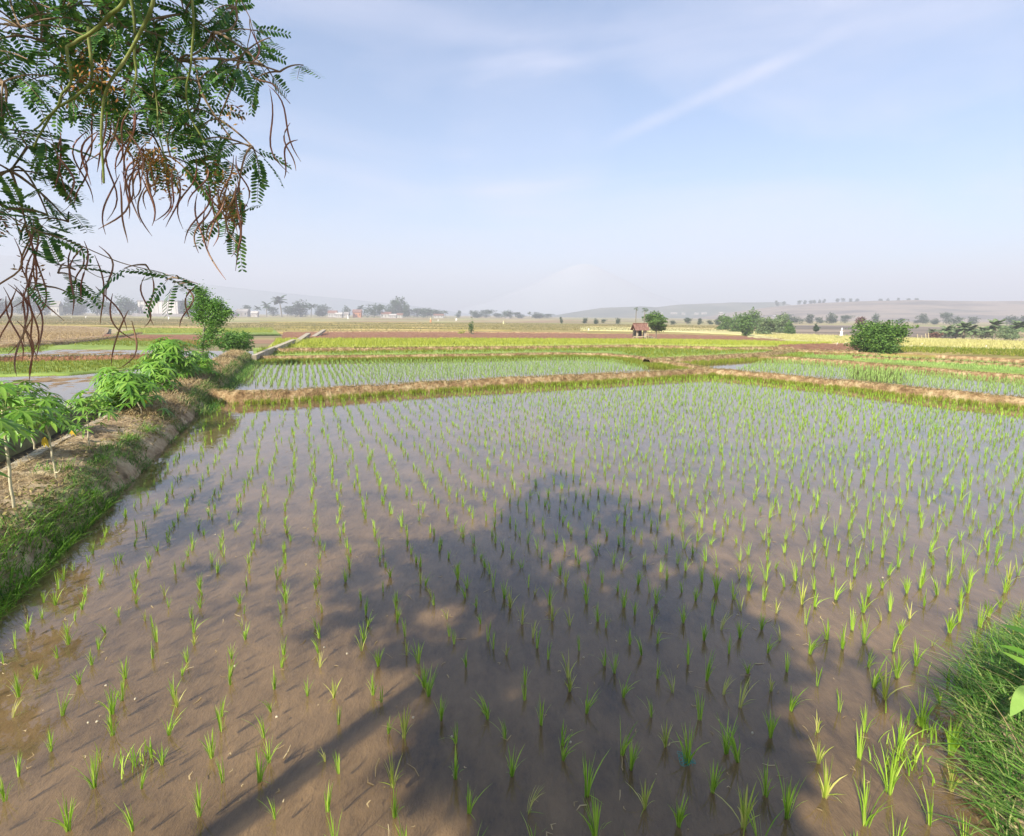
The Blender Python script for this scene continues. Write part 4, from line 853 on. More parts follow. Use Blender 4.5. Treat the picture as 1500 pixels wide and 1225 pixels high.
# ---- distant tree line (things one can tell apart)
ordw = ['first', 'second', 'third', 'fourth', 'fifth', 'sixth', 'seventh', 'eighth', 'ninth', 'tenth', 'eleventh', 'twelfth', 'thirteenth', 'fourteenth', 'fifteenth', 'sixteenth', 'seventeenth', 'eighteenth', 'nineteenth', 'twentieth']
tree_protos = []
for i in range(7):
    t = lobed_tree('distant_tree', '', (0, 0, 0), 10, 9 + 1.5 * (i % 3), 'treefar', 60 + i, 1100, .95, 7 + i % 4, [.05, .1, .02, .12, .04, .08, .14][i], bottom=.2); tree_protos.append(t)
palm_protos = [palm('distant_palm', '', (0, 0, 0), 7.4, 3.8, 'treefar', 80 + i, 16, .22, .4, leafw=.22) for i in range(3)]
used = set()
def put(proto, base, sx, sz, label, group, cat='tree'):
    if proto.name in used: o = copy_tree(proto, base, rs.rand() * 6.28, (sx, sx, sz))
    else: used.add(proto.name); o = proto; o.location = tuple(base); o.rotation_euler = (0, 0, rs.rand() * 6.28); o.scale = (sx, sx, sz)
    o['label'] = label; o['category'] = cat; o['group'] = group; return o
def treeline(spec, Yd, ctx, group):
    nb_, np_ = 0, 0
    for i, s in enumerate(spec):
        x_, ty, w_ = s[:3]; kind = s[3] if len(s) > 3 else 't'; Y_ = Yd * (1 + .07 * math.sin(i * 2.7)); b = at(x_, Y_); h_ = hgt_at(x_, ty, Y_)
        if kind == 'p':
            put(palm_protos[i % 3], b, h_ / 8.0, h_ / 9.3, f'hazy palm, {ordw[np_ % 20]} palm from the left {ctx}', group, 'palm tree'); np_ += 1
        else:
            pr = tree_protos[(i * 3) % 7]; put(pr, b, wid(w_, Y_) / 7.2, h_ / 8.4, f"{'broad' if w_ > 20 else 'slim' if w_ < 12 else 'rounded'} hazy tree, {ordw[nb_ % 20]} from the left {ctx}", group); nb_ += 1
treeline([(-60, 436, 40), (-25, 440, 30), (8, 441, 26), (28, 444, 20), (52, 434, 26), (70, 443, 18), (92, 446, 20), (108, 437, 26), (122, 442, 18), (143, 433, 20), (160, 446, 18), (183, 437, 20), (196, 444, 14), (278, 441, 20), (206, 446, 12)], 520, 'in the row by the pale warehouse', 'far trees at the left')
treeline([(360, 450, 16), (377, 449, 14, 'p'), (391, 443, 20, 'p'), (400, 452, 14), (413, 434, 16, 'p'), (422, 451, 18), (443, 443, 24), (456, 445, 12, 'p'), (472, 449, 22), (508, 451, 12), (530, 448, 12, 'p'), (548, 448, 22), (560, 446, 10, 'p')], 560, 'in the tree row left of middle', 'far trees left of the middle')
treeline([(576, 444, 20), (586, 440, 22), (597, 446, 12), (612, 454, 22), (626, 453, 18), (640, 456, 20), (653, 455, 14, 'p'), (672, 457, 8), (690, 455, 12, 'p'), (700, 457, 18), (712, 456, 16), (718, 455, 8, 'p'), (727, 460, 14), (745, 456, 18), (760, 459, 16), (775, 457, 16, 'p'), (790, 459, 20), (802, 461, 14)], 600, 'in the tree row mid horizon', 'far trees in the middle')
treeline([(822, 466, 5), (857, 467, 8), (874, 468, 8), (884, 469, 6), (905, 467, 7), (1006, 467, 10), (985, 470, 8), (1025, 468, 8), (1040, 470, 8), (1052, 468, 10)], 240, 'among small trees around the hut', 'small far trees by the hut')
treeline([(1186, 463, 14), (1200, 466, 12), (1219, 461, 16), (1238, 464, 12), (1165, 465, 14), (1150, 462, 16), (1282, 461, 9), (1318, 468, 14), (1352, 462, 14), (1368, 468, 12), (1387, 461, 12), (1400, 465, 12), (1345, 470, 10), (1480, 464, 16), (1500, 465, 16), (1425, 466, 14)], 330, 'at the foot of the dry hill', 'trees at the foot of the right hill')
treeline([(320, 455, 16), (335, 456, 14), (348, 457, 12)], 560, 'behind the young tree', 'far trees behind the young tree')

# ---- hills and mountains
def ridge(name, prof, Yd, depth, m, amp, foot=None, nx=160, ny=18, x0=None, x1=None):
    xsx = np.linspace(prof[0][0], prof[-1][0], nx); ysx = np.interp(xsx, [p[0] for p in prof], [p[1] for p in prof]) + amp * fbm(xsx * .05, 0 * xsx, 1, 4)
    top = R(xsx, ysx, Yd); base = -2.2; V = np.zeros((nx, ny * 2, 3))
    for j in range(ny * 2):
        t = j / (ny * 2 - 1) * 2 - 1; f = .5 + .5 * math.cos(math.pi * t); y = Yd + depth * t
        V[:, j, 0] = top[:, 0] * (1 + t * depth / Yd * .5); V[:, j, 1] = y; V[:, j, 2] = base + (top[:, 2] - base) * f * (1 + .12 * fbm(V[:, j, 0] / 90, np.full(nx, y / 60.), 1, 3) * (1 - f) * 2)
    mb = MB(); grid(mb, V); return structure(mb.build(name, M[m]))
ridge('wooded_hill', [(780, 470), (812, 462), (850, 456), (880, 451), (940, 449), (960, 450), (1000, 446), (1070, 443.5), (1140, 443), (1160, 449), (1230, 452), (1330, 458)], 1250, 300, 'hill_scrub', .8)
ridge('dry_hill', [(980, 472), (1050, 463), (1090, 455), (1140, 449), (1200, 444), (1260, 441.5), (1330, 440), (1420, 441.5), (1500, 441), (1700, 441), (2000, 445), (2500, 455)], 900, 330, 'hill_dry', .5)
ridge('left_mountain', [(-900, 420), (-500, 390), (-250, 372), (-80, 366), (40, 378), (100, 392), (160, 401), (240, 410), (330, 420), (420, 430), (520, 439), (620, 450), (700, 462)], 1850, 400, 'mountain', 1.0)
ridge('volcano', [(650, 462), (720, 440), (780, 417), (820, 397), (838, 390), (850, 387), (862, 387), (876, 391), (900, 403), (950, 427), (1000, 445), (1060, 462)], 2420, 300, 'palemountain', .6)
# trees on the dry hill's ridge
for i, (x_, ty) in enumerate([(1138, 441), (1149, 443), (1171, 445), (1179, 443), (1187, 441), (1193, 440.5), (1201, 440), (1207, 439), (1226, 438.5), (1235, 440), (1246, 439), (1256, 438), (1290, 437.5), (1300, 439), (1316, 437), (1331, 438), (1342, 439)]):
    p = R(x_, 446.5 - min(5.5, (x_ - 1130) * .055), 895); h_ = max(4, R(x_, ty, 895)[2] - p[2]) + 3; p[2] -= 2.5
    put(tree_protos[i % 7], p, h_ / 9, h_ / 10, f'tiny ridge tree, {ordw[i]} from the left on the crest of the dry hill', 'trees on the crest of the dry hill')

# ---- houses and warehouse
def house(base, w, dpt, eh, rh, wall, roof, label, rz=0, nwin=3, gable=True):
    root = empty('house', base, rz); tag(root, label, 'house'); mb = MB(); mb.box((0, 0, eh / 2 - .3), (w, dpt, eh + .6)); mb.build('wall', M[wall], root, False)
    mb = MB(); o_ = .5; V = [[-w / 2 - o_, -dpt / 2 - o_, eh], [w / 2 + o_, -dpt / 2 - o_, eh], [w / 2 + o_, dpt / 2 + o_, eh], [-w / 2 - o_, dpt / 2 + o_, eh], [-w / 2 + (0 if gable else dpt / 2) - (o_ if gable else 0), 0, rh], [w / 2 - (0 if gable else dpt / 2) + (o_ if gable else 0), 0, rh]]
    mb.add(V, [[0, 1, 5, 4], [2, 3, 4, 5], [0, 4, 3, 3], [1, 2, 5, 5], [0, 3, 2, 1]]); mb.build('roof', M[roof], root, False)
    for i in range(nwin):
        mb = MB(); mb.box((-w / 2 + w * (i + .5) / nwin, -dpt / 2 - .03, eh * .52), (w / nwin * .32, .1, eh * .38)); mb.build('window', M['dark'], root, False)
    mb = MB(); mb.box((w * .5 / nwin * .1, -dpt / 2 - .04, eh * .35), (w * .07, .1, eh * .7)); mb.build('door', M['bark'], root, False)
Yh = 500
wb = at(240, Yh); root = empty('warehouse', wb, .0); tag(root, 'long pale windowless warehouse standing on the far left horizon', 'warehouse')
ww = wid(57, Yh); wh = hgt_at(240, 440.5, Yh); mb = MB(); mb.box((0, 0, wh / 2 - .5), (ww, 14, wh + 1 - .8)); mb.build('wall', M['palewall'], root, False)
mb = MB(); mb.box((0, 0, wh - .45), (ww + .8, 14.8, .9)); mb.build('parapet', M['wallgrey'], root, False)
mb = MB(); mb.box((-ww * .42, -7.05, wh * .4), (ww * .035, .2, wh * .6)); mb.build('door', M['wallgrey'], root, False)
mb = MB(); 
for k in range(9): mb.box((-ww / 2 + ww * (k + .5) / 9, -7.15, wh / 2 - .3), (.5, .35, wh - .6))
mb.build('pilasters', M['palewall'], root, False)
mb = MB(); mb.box((0, 0, .5), (ww * 1.25, .4, 3.4)); o = mb.build('boundary_wall', M['wallgrey'], None, False); o.location = at(232, 480); tag(o, 'low grey boundary wall in front of the long pale warehouse', 'wall')
for (x_, ty, wpx, Yd, wall, roof, lb) in ((85, 441, 12, 480, 'wallwhite', 'wallgrey', 'pale house half hidden among the far left trees'), (338, 455, 9, 520, 'wallwhite', 'wallwhite', 'small white house right behind the young tree'), (357, 452.5, 16, 530, 'wallgrey', 'wallgrey', 'wide grey house left of the hazy palms'), (374, 456, 9, 515, 'wallwhite', 'wallwhite', 'white walled house just left of the tall palms'),
                                    (488, 455, 12, 530, 'wallwhite', 'rooftile', 'white house with red roof left end of the village'), (497, 458, 9, 500, 'wallwhite', 'wallwhite', 'low bright white house in the village before the red roofed one'), (524, 453.5, 12, 540, 'redcloth', 'rooftile', 'tall reddish brick house in the middle of the village'), (508, 457, 7, 520, 'wallwhite', 'wallgrey', 'narrow pale house between the white and the brick house'), (566, 457, 14, 520, 'wallwhite', 'rooftile', 'white house with red roof under the tall round trees'), (576, 460, 9, 505, 'wallwhite', 'wallwhite', 'low white annex right of the red roofed house under the trees'), (643, 460, 14, 540, 'wallwhite', 'rooftile', 'pale house with pink roof in the middle tree row'), (1303 - 560, 464, 5, 560, 'wallwhite', 'wallgrey', 'tiny pale house near the middle of the horizon'), (586, 459, 8, 530, 'wallwhite', 'rooftile', 'small house with a red roof beside the last big trees')):
    b = at(x_, Yd); h_ = hgt_at(x_, ty, Yd); house(b, wid(wpx, Yd), wid(wpx, Yd) * .6, h_ * .62, h_, wall, roof, lb)
for i, (x_, y_, wpx) in enumerate([(968, 459, 6), (987, 458.5, 10), (1001, 459, 5), (1020, 459, 7), (1031, 458.5, 8), (1056, 459.5, 5), (1135, 464, 5)]):
    p = R(x_, y_, 940 if x_ < 1040 else 640); p[2] = R(x_, y_ + 1.5, 940 if x_ < 1040 else 640)[2]
    house(p, wid(wpx, p[1]) * .8, 6, 2.0, 2.9, 'wallwhite', 'wallwhite', f'tiny white hillside building, {ordw[i]} from the left beyond the hut', 0, 2)

# ---- scarecrows, flags, posts
def scarecrow(px_, base_y, top_y, cloth, label, cat='scarecrow', lean=0):
    b = G(px_, base_y, 0); h = R(px_, top_y, b[1])[2] - b[2]; root = empty('scarecrow', b); tag(root, label, cat)
    mb = MB(); mb.tube([[0, 0, -.1], [lean * h, 0, h * .92]], .03, 6); mb.tube([[-h * .22 + lean * h * .7, 0, h * .66], [h * .22 + lean * h * .7, 0, h * .70]], .02, 5); mb.build('pole', M['bamboo'], root)
    mb = MB(); n = 12; a = np.linspace(0, 6.283, n); prof = [(.34, .15), (.42, .14), (.55, .11), (.68, .14), (.74, .05)]
    V = np.array([[[math.cos(x) * r_ * h * (.9 + .12 * math.sin(3 * x)) + lean * h * z_, math.sin(x) * r_ * h * .5, z_ * h] for x in a] for z_, r_ in prof]); grid(mb, V); mb.build('shirt', M[cloth], root)
    mb = MB(); mb.tube([[lean * h, 0, h * .76], [lean * h, 0, h * .84], [lean * h, 0, h * .97]], [.05 * h, .09 * h, .04 * h], 8); mb.build('head', M['whitecloth' if cloth == 'whitecloth' else 'palecloth'], root)
def flag(px_, base_y, top_y, label, cloth='whitecloth', dx=.35):
    b = G(px_, base_y, 0); h = R(px_, top_y, b[1])[2] - b[2]; root = empty('field_flag', b); tag(root, label, 'flag', 'small cloth markers on sticks in the fields')
    mb = MB(); mb.tube([[0, 0, -.1], [.03, 0, h]], .018, 5); mb.build('stick', M['bamboo'], root)
    mb = MB(); t = np.linspace(0, 1, 6); V = np.array([[[x * h * dx, .05 * math.sin(x * 6) * h, h * (1 - .08 * x - (.5 + .1 * math.sin(x * 5)) * k)] for x in t] for k in (0, .5, 1)]); V[2, :, 0] *= .6; grid(mb, V); mb.build('cloth', M[cloth], root)
scarecrow(631, 476, 465.5, 'redcloth', 'orange brown scarecrow left of the pale flag in the olive field')
scarecrow(737.5, 477, 470, 'palecloth', 'small scarecrow with yellow top right of the small round tree')
scarecrow(1232, 498, 480, 'whitecloth', 'scarecrow in a wide white shirt left of the round bush')
scarecrow(510, 470.5, 461, 'whitecloth', 'white scarecrow standing before the village houses')
for a_ in ((641, 473, 468, 'small pale flag right of the orange brown scarecrow'), (667, 474, 466, 'white flag leaning beside the small round field tree'), (861, 487, 481, 'tiny pale flag in the stubble left of the hut'), (246, 472, 464, 'white flag in front of the warehouse at the left'), (1225, 507, 502, 'short pale marker at the edge of the brown heap left of the round bush'), (1349, 508, 502.5, 'white flag in the ripe field just right of the round bush'), (1340, 513, 509, 'low pale flag at the foot of the weedy ground right of the bush'), (1428, 510, 506, 'left one of the two pale flags before the palm grove'), (1443, 511, 505.5, 'right one of the two pale flags before the palm grove'), (125, 469, 463, 'white flag in the far field at the left'), (104, 468, 464, 'small pale flag left of the other one in the far left field')):
    flag(*a_)
for i, (x_, t_) in enumerate(((1344, 490), (1350, 492), (1356, 489), (1360, 488))):
    b = G(x_, 500, 0); mb = MB(); mb.tube([b - [0, 0, .1], b + [0, 0, .3], R(x_, t_, b[1])], .05, 6); o = mb.build('fence_post', M['bamboo']); tag(o, f'pale upright post, {ordw[i]} from the left of four right of the round bush', 'post', 'pale posts right of the round bush')

# ---- small things in the near water
def shell(x_, y_, s, label):
    b = G(x_, y_, 0); mb = MB(); n = 26; t = np.linspace(0, 1, n); a = t * 15; r_ = .5 * s * (1 - t) ** 1.1
    pts = np.stack([r_ * .6 * np.cos(a), r_ * .6 * np.sin(a), s * .55 * t], 1) + [0, 0, s * .15]; mb.tube(pts, list(np.maximum(.42 * s * (1 - t) ** 1.2, .0008)), 7)
    o = mb.build('snail_shell', M['shell'], loc=(0, 0, 0)); o.location = b; o.rotation_euler = (rs.rand() * 2, rs.rand() * 2, rs.rand() * 6); tag(o, label, 'shell', 'pale snail shells and bits in the muddy water')
for i, (x_, y_, w_) in enumerate([(199, 1024, 'between the second and third seedling rows'), (130, 1058, 'left one of the pair near the lower left'), (142, 1057, 'right one of the pair near the lower left'), (343, 976, 'beside a seedling left of the middle'), (508, 958, 'under the edge of the tree shadow'), (155, 1005, 'close to the left reflection'), (475, 949, 'by a seedling in the brown water'), (605, 1052, 'above a dark tuft near the bottom'), (855, 964, 'inside the big tree shadow'), (835, 1087, 'at the foot of a large shaded seedling'), (661, 1079, 'alone in sunlit brown mud'), (1293, 846, 'near the sunlit right rows'), (1103, 1074, 'below a shaded seedling right of the middle'), (1080, 901, 'pale bit in shaded water right of the middle'), (405, 1051, 'next to a drowned seedling'), (316, 783, 'far out among the left rows')]):
    shell(x_, y_, .013, f'small pale snail shell {w_}')
mb = MB(); n = 1100; X_ = rs.uniform(-6, 7, n); Y_ = 1.8 + 9 * rs.rand(n) ** 1.5; z_, s_, d_ = nb_z(X_, Y_); bl = ((np.stack([X_, Y_], 1) - A) * NL).sum(1); k = (~s_) & (bl < -.1); P = np.c_[X_, Y_, 0 * X_ + .004][k]
a = rs.rand(len(P)) * 6.28; L_ = rs.uniform(.015, .09, len(P)) * (rs.rand(len(P)) ** 1.5 + .3); dv = np.c_[np.cos(a), np.sin(a), 0 * a] * L_[:, None]; sv = np.c_[-np.sin(a), np.cos(a), 0 * a] * rs.uniform(.0015, .004, len(P))[:, None]
mid_ = P + dv * .5 + sv * 3 * rs.randn(len(P))[:, None]; V = np.stack([P - sv, P + sv, mid_ + sv, mid_ - sv, P + dv + sv * .4, P + dv - sv * .4], 1); base_ = np.arange(len(P))[:, None] * 6
mb.add(V, np.concatenate([base_ + [0, 1, 2, 3], base_ + [3, 2, 4, 5]])); tag(mb.build('floating_straw', M['straw'], smooth=False), 'bits of broken straw and dead leaves floating between the seedlings', 'debris', kind='stuff')
b = G(1005, 1113, .01); mb = MB(); nn_ = 7; g_ = np.linspace(-.035, .035, nn_)
for i in range(nn_):
    mb.tube([b + [g_[i], y_, .006 + .01 * math.sin(9 * i + 90 * y_)] for y_ in g_], .0012, 4); mb.tube([b + [x_, g_[i], .006 + .01 * math.sin(7 * i + 80 * x_)] for x_ in g_], .0012, 4)
tag(mb.build('net_scrap', M['teal']), 'crumpled scrap of teal netting floating near the bottom right of the middle', 'netting')

# ================================================================== OVERHANGING TREE (trunk left behind the viewer)
T0 = np.array([-3.6, -1.55, .35]); root = empty('overhanging_tree', T0)
tag(root, 'large pod bearing tree whose feathery branches and brown pods hang into the upper left', 'tree')
T1 = np.array([-2.75, -.45, 3.7]); mt = MB(); trp = bez(T0 - [0, 0, .2], [-3.75, -1.35, 2.0], T1, 12); mt.tube(trp, [.13, .085, .065], 12); child_world(mt, 'trunk', M['bark'], root, True)
FR = MB(); TW = MB()
def fronds(C, Dv, L_, npair=10, ls=.05, m=0):
    """pinnate leaves: base C, direction Dv, length L_"""
    n = len(C); Dv = Dv / np.linalg.norm(Dv, axis=1)[:, None]
    sv = np.cross(Dv, np.array([0, 0, 1.]) + rs.randn(n, 3) * .35); sv /= np.linalg.norm(sv, axis=1)[:, None]; up = np.cross(sv, Dv)
    t = np.linspace(.18, 1.0, npair); L_ = np.broadcast_to(L_, (n,))
    for tt_ in t:
        c = C + Dv * (L_ * tt_)[:, None] - up * (L_ * .25 * tt_ ** 2)[:, None] * 1.0
        for sg_ in (-1, 1):
            ll_ = ls * (1 - .35 * abs(tt_ - .5) * 2) * rs.uniform(.85, 1.1, n)
            dd_ = sv * sg_ * .92 + Dv * .38 - up * (.12 + .2 * rs.rand(n))[:, None]; dd_ /= np.linalg.norm(dd_, axis=1)[:, None]
            wv_ = np.cross(dd_, up); wv_ /= np.linalg.norm(wv_, axis=1)[:, None]; w2 = (ll_ * .17)[:, None]
            p0 = c; p3 = c + dd_ * ll_[:, None]; V = np.stack([p0, p0 + dd_ * (ll_ * .35)[:, None] + wv_ * w2, p0 + dd_ * (ll_ * .8)[:, None] + wv_ * w2 * .9, p3, p0 + dd_ * (ll_ * .8)[:, None] - wv_ * w2 * .9, p0 + dd_ * (ll_ * .35)[:, None] - wv_ * w2], 1)
            i6 = np.arange(n)[:, None] * 6; FR.add(V, np.concatenate([i6 + [0, 1, 2, 5], i6 + [5, 2, 3, 4]]), m)
    # rachis
    q0 = C; q1 = C + Dv * (L_ * .5)[:, None] - up * (L_ * .06)[:, None]; q2_ = C + Dv * L_[:, None] - up * (L_ * .25)[:, None]; w_ = sv * .0012
    V = np.stack([q0 - w_, q0 + w_, q1 + w_, q1 - w_, q2_ + w_ * .5, q2_ - w_ * .5], 1); i6 = np.arange(n)[:, None] * 6; TW.add(V, np.concatenate([i6 + [0, 1, 2, 3], i6 + [3, 2, 4, 5]]))
limbs = []
def limb(p0, p2, r0, r1, sag=.15, name='branch', m='limb', keep=True):
    p0 = np.array(p0, float); p2 = np.array(p2, float); mid_ = (p0 + p2) / 2 + [0, 0, sag * np.linalg.norm(p2 - p0)] + rs.randn(3) * .05
    P_ = bez(p0, mid_, p2, 14); P_[1:-1] += rs.randn(12, 3) * .012; mb = MB(); mb.tube(P_, [r0, (r0 + r1) / 2, r1], 8); child_world(mb, name, M[m], root, True); limbs.append(P_); return P_
# main limbs over the viewer
ends = [(-1.9, 2.6, 3.9), (-1.2, 1.5, 4.3), (-2.6, 2.4, 3.9), (-3.0, 1.6, 4.4), (-1.0, .3, 4.6), (-2.3, .6, 5.0), (-3.1, .4, 4.6), (-2.1, -1.0, 4.7), (-2.4, 1.5, 4.3)]
LP = [limb(T1, e_, .045, .012, .12) for e_ in ends]
def cluster(c, rad, nfr, L_=.22, ls=.05, flat=.6, ntw=5):
    """a spray of twigs with leaves around c"""
    c = np.array(c, float); P_, Dd = [], []
    for _ in range(ntw):
        dv = rs.randn(3) * [1, 1, flat * .7] + [0, 0, -.15]; dv /= np.linalg.norm(dv); e_ = c + dv * rad * rs.uniform(.7, 1.1); tw = bez(c, (c + e_) / 2 + [0, 0, rad * .15], e_, 7); TW.tube(tw, [.004, .0018], 5, cap=False)
        k = max(1, nfr // ntw); ti = rs.uniform(.25, 1, k); pp = np.stack([np.interp(ti, np.linspace(0, 1, 7), tw[:, j]) for j in range(3)], 1); P_.append(pp); d3 = dv[None] * .7 + rs.randn(k, 3) * [.8, .8, .5] + [0, 0, -.2]; Dd.append(d3)
    P_ = np.concatenate(P_); Dd = np.concatenate(Dd); fronds(P_, Dd, L_ * rs.uniform(.7, 1.15, len(P_)), ls=ls)
# upper crown (shades the paddy)
def hidden(p):                 # keep the high crown above the picture frame
    x_, y_, z_ = proj(np.array(p)); return z_ < .3 or y_ < -60 or x_ < -120
cnt = 0
SH = [(500, 870), (545, 815), (640, 790), (700, 745), (790, 700), (850, 688), (930, 700), (960, 735), (1010, 760), (1040, 820), (1100, 870), (1135, 960), (1150, 1060), (1160, 1225), (760, 1225), (700, 1110), (660, 1060), (640, 980), (560, 930)]
sdn = np.array(sd); 
while cnt < 255:
    px_ = rs.uniform(480, 1220); py_ = rs.uniform(680, 1225)
    if not inpoly(np.array([px_]), np.array([py_]), SH)[0]: continue
    if (560 < px_ < 770 and 870 < py_ < 1060 and rs.rand() < .7) or (1110 < px_ < 1230 and 990 < py_ and rs.rand() < .8): cnt += .3; continue
    g0 = G(px_, py_); z_ = rs.uniform(3.7, 5.0); c = g0 + sdn * (z_ / sdn[2])
    if not hidden(c + [0, 0, -.25]): continue
    bi = min(range(len(LP)), key=lambda k: np.linalg.norm(LP[k][-1] - c)); src = LP[bi][np.linalg.norm(LP[bi] - c, axis=1).argmin()]
    TW.tube(bez(src, (src + c) / 2 + [0, 0, .1], c, 6), [.009, .004], 5, cap=False)
    cluster(c, .24, 20, .20, .06, ntw=4); cnt += 1
# straggling shadow limbs to the left (streaks on the water)
for (px_, py_) in ((440, 785), (400, 800), (350, 815), (300, 835), (250, 870), (330, 702), (310, 706), (470, 790), (240, 790), (210, 795), (480, 900), (420, 870), (370, 880), (1250, 985), (1290, 975), (1330, 985), (1300, 1010)):
    g0 = G(px_, py_); z_ = 4.2; c = g0 + sdn * (z_ / sdn[2])
    if not hidden(c + [0, 0, -.2]): z_ = 5.2; c = g0 + sdn * (z_ / sdn[2])
    cluster(c, .28, 9, .22, .05, ntw=3)
    bi = min(range(len(LP)), key=lambda k: np.linalg.norm(LP[k][-1] - c)); src = LP[bi][-3]; TW.tube(bez(src, (src + c) / 2, c, 6), [.01, .004], 5, cap=False)
# visible sprays (photo upper left)
vis = [(20, -20, 2.3, 30, .3), (90, 20, 2.4, 40, .3), (150, 10, 2.5, 36, .28), (215, -10, 2.5, 40, .3), (270, 20, 2.5, 34, .26), (310, 50, 2.5, 28, .24), (345, 10, 2.6, 24, .2), (60, 60, 2.4, 34, .28), (130, 70, 2.6, 40, .3), (200, 70, 2.5, 44, .3), (260, 90, 2.4, 34, .26), (100, 110, 2.7, 34, .26), (170, 130, 2.5, 40, .26), (230, 140, 2.5, 36, .24), (290, 120, 2.3, 20, .2), (350, 85, 2.3, 12, .16), (385, 95, 2.2, 9, .14), (410, 105, 2.2, 7, .13), (270, 180, 2.4, 26, .2), (320, 175, 2.4, 16, .18), (225, 200, 2.5, 26, .2), (180, 175, 2.6, 22, .2), (340, 205, 2.3, 12, .15), (370, 215, 2.3, 9, .14), (250, 230, 2.4, 18, .16), (300, 230, 2.4, 12, .14), (350, 275, 2.3, 7, .1), (335, 320, 2.3, 6, .1), (355, 325, 2.3, 4, .08), (5, 120, 2.1, 26, .24), (0, 190, 2.1, 30, .24), (15, 250, 2.2, 26, .2), (0, 300, 2.2, 22, .2), (40, 215, 2.3, 16, .16), (70, 315, 2.2, 10, .14), (100, 325, 2.2, 8, .12), (40, 340, 2.2, 8, .12), (85, 400, 2.1, 9, .11), (110, 395, 2.1, 5, .1), (70, 420, 2.1, 4, .1), (213, 388, 2.1, 5, .07), (262, 408, 2.1, 6, .08), (280, 415, 2.1, 4, .06), (30, 40, 2.2, 30, .26), (-40, 80, 2.2, 40, .3), (-60, 200, 2.2, 40, .3), (-70, 330, 2.2, 24, .3), (180, 40, 2.3, 30, .24), (150, 100, 2.3, 24, .22)]
vc = []
for (px_, py_, Yd, nf_, rad) in vis:
    c = R(px_, py_, Yd)
    if not (py_ > 385 and px_ > 60): vc.append(c)
    cluster(c, rad, max(3, int(nf_ * .68)), .15, .038, ntw=max(2, nf_ // 6))
# twigs joining the visible sprays
anch = [R(200, -120, 2.2), R(40, -100, 2.0), R(-120, 100, 2.0), R(330, -100, 2.4)]
for c in vc:
    src = min(anch + [v_ for v_ in vc if v_[2] > c[2] + .12], key=lambda a_: np.linalg.norm(a_ - c) + (0 if a_[2] > c[2] else 9)); TW.tube(bez(src, (src + c) / 2 + rs.randn(3) * .05 + [0, 0, .04], c, 8), [.0055, .003], 5, cap=False)
def pxline(pts, Yd, r0, r1, name, m='limb'):
    P_ = np.array([R(a_, b_, Yd) for a_, b_ in pts]); r0 *= .62; r1 *= .7; k = np.linspace(0, len(P_) - 1, 40); P2_ = np.stack([np.interp(k, range(len(P_)), P_[:, j]) for j in range(3)], 1)
    P2_[1:-1] += rs.randn(38, 3) * .008
    for _ in range(9): P2_[1:-1] = (P2_[:-2] + 2 * P2_[1:-1] + P2_[2:]) / 4
    mb = MB(); mb.tube(P2_, [r0, r1], 7); child_world(mb, name, M[m], root, True)
pxline([(185, -90), (190, 0), (140, 40), (98, 68)], 1.9, .012, .007, 'branch')
pxline([(240, -80), (228, 10), (192, 75), (155, 130), (148, 200), (152, 268)], 1.9, .011, .005, 'branch')
pxline([(192, -90), (193, 0), (195, 75), (198, 140), (178, 172)], 1.95, .010, .004, 'branch')
pxline([(98, 68), (106, 120), (85, 155), (50, 190)], 1.9, .008, .004, 'branch')
pxline([(130, 40), (132, 125), (75, 165), (50, 215)], 1.95, .009, .0045, 'branch')
pxline([(275, -80), (285, 30), (272, 110), (276, 170), (300, 210)], 2.1, .008, .004, 'branch')
pxline([(235, 60), (225, 110), (232, 180), (243, 250)], 2.1, .006, .003, 'branch')
pxline([(366, 28), (362, 70), (380, 100), (425, 152)], 2.2, .003, .002, 'twig', 'twig')
pxline([(330, -60), (350, -10), (366, 28), (375, 62)], 2.25, .004, .002, 'twig', 'twig')
pxline([(60, 160), (80, 215), (100, 260), (107, 300), (60, 330), (30, 360)], 2.1, .002, .0012, 'twig', 'twig')
pxline([(0, 310), (60, 340), (130, 368), (200, 390), (245, 402), (290, 416)], 2.1, .004, .0018, 'twig', 'twig')
pxline([(-20, 280), (30, 330), (90, 375), (150, 410), (165, 402)], 2.15, .003, .0015, 'twig', 'twig')
child_world(FR, 'foliage', M['leaf'], root); child_world(TW, 'twigs', M['twig'], root)
# pods: long thin curved
podm = []
def pod(px0, py0, dx, dy, Yd, curv, i):
    a_ = R(px0, py0, Yd); b_ = R(px0 + dx, py0 + dy, Yd + rs.uniform(-.08, .08)); L_ = np.linalg.norm(b_ - a_); d_ = (b_ - a_) / L_; s_ = np.cross(d_, [0, 1, 0]); s_ /= np.linalg.norm(s_)
    t = np.linspace(0, 1, 12)[:, None]; P_ = a_ + d_ * L_ * t + s_ * (L_ * (curv * rs.uniform(.3, 1.1) * np.sin(np.pi * t) + rs.uniform(-.09, .09) * np.sin(2 * np.pi * t))) + np.array([0, 1, 0]) * (rs.uniform(-.1, .1) * L_ * np.sin(np.pi * t * 1.5))
    mb = MB(); mb.tube(P_, [.001, .0032, .0034, .0033, .0028, .0008], 6); child_world(mb, 'seed_pod', M['pod'], root, True)
pods = [(366, 40, 0, 60, .25), (362, 95, 48, 38, -.1), (393, 125, 45, 110, .10), (395, 130, 30, 125, -.12), (425, 180, 8, 70, -.15), (436, 205, -22, 55, -.12), (215, 210, -30, 40, .2)]
def add(n, x0, x1, y0, y1, l0, l1, dxr):
    for _ in range(n): pods.append((rs.uniform(x0, x1), rs.uniform(y0, y1), rs.uniform(-dxr, dxr), rs.uniform(l0, l1), rs.uniform(.06, .22) * rs.choice([-1, 1])))
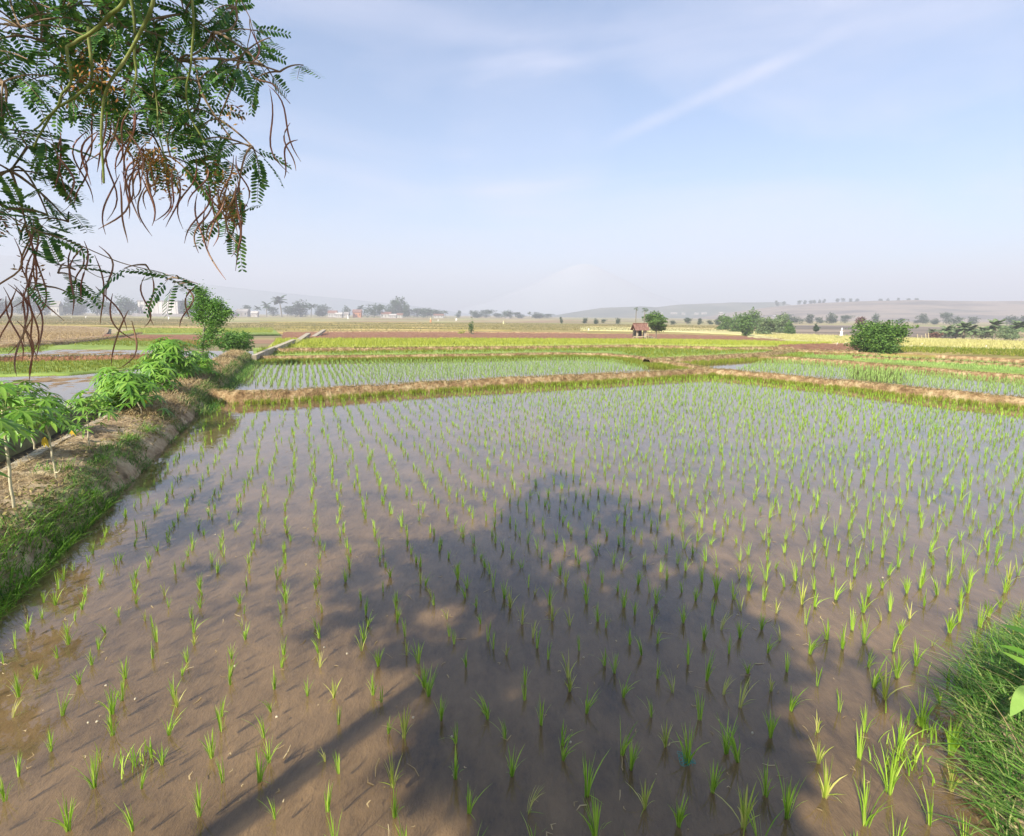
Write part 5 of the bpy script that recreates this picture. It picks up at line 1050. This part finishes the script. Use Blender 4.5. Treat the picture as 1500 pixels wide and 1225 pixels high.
add(14, 130, 200, 150, 200, 60, 130, 30); add(12, 205, 260, 215, 260, 50, 85, 30); add(19, 285, 350, 215, 300, 70, 120, 32); add(7, 170, 215, 240, 275, 60, 90, 30)
add(8, 10, 60, 300, 360, 70, 120, 35); add(9, 0, 60, 395, 445, 90, 120, 35); add(6, 100, 150, 350, 400, 60, 110, 30); add(4, 60, 120, 190, 240, 60, 90, 25)
pods += [(212, 405, -5, 75, .22), (222, 402, 8, 75, -.1), (270, 420, -5, 60, .2), (290, 418, -10, 50, -.3), (140, 420, 45, 65, .1), (165, 430, 30, 70, -.2), (188, 455, -20, 80, -.25), (193, 470, -15, 70, .2), (25, 470, 20, 80, .2), (50, 460, -18, 90, -.18), (35, 480, 5, 80, .15)]
for i, p_ in enumerate(pods[:100]): pod(p_[0], p_[1], p_[2], p_[3], 2.05 + .3 * rs.rand(), p_[4], i)
mb = MB()
for (x_, y_, r_, n_) in ((225, 238, .06, 160), (248, 262, .06, 160), (215, 225, .05, 80), (330, 290, .05, 150), (340, 312, .04, 90), (325, 255, .05, 70), (120, 110, .09, 160), (150, 125, .08, 120), (345, 165, .03, 40), (45, 400, .05, 60), (20, 330, .05, 50)):
    c = R(x_, y_, 2.2); leafquads(mb, c + rs.randn(n_, 3) * r_ * .6, rs.uniform(.012, .028, n_), .35, updown=.6)
child_world(mb, 'dry_flowers', M['dryflower'], root)

# ================================================================== HAZE
mb = MB(); mb.box((0, 400, 119), (9000, 6000, 245)); hz = mb.build('haze', bpy.data.materials.new('haze'), None, False); hz['kind'] = 'stuff'; hz['label'] = 'pale morning haze over the whole plain'; hz['category'] = 'haze'
hm = hz.data.materials[0]; hm.use_nodes = True; nt = hm.node_tree; nt.nodes.remove(nt.nodes['Principled BSDF']); vp = nt.nodes.new('ShaderNodeVolumePrincipled')
vp.inputs['Color'].default_value = (.93, .92, 1.0, 1); vp.inputs['Density'].default_value = HAZE; vp.inputs['Anisotropy'].default_value = 0.0
nt.links.new(vp.outputs[0], nt.nodes['Material Output'].inputs['Volume'])
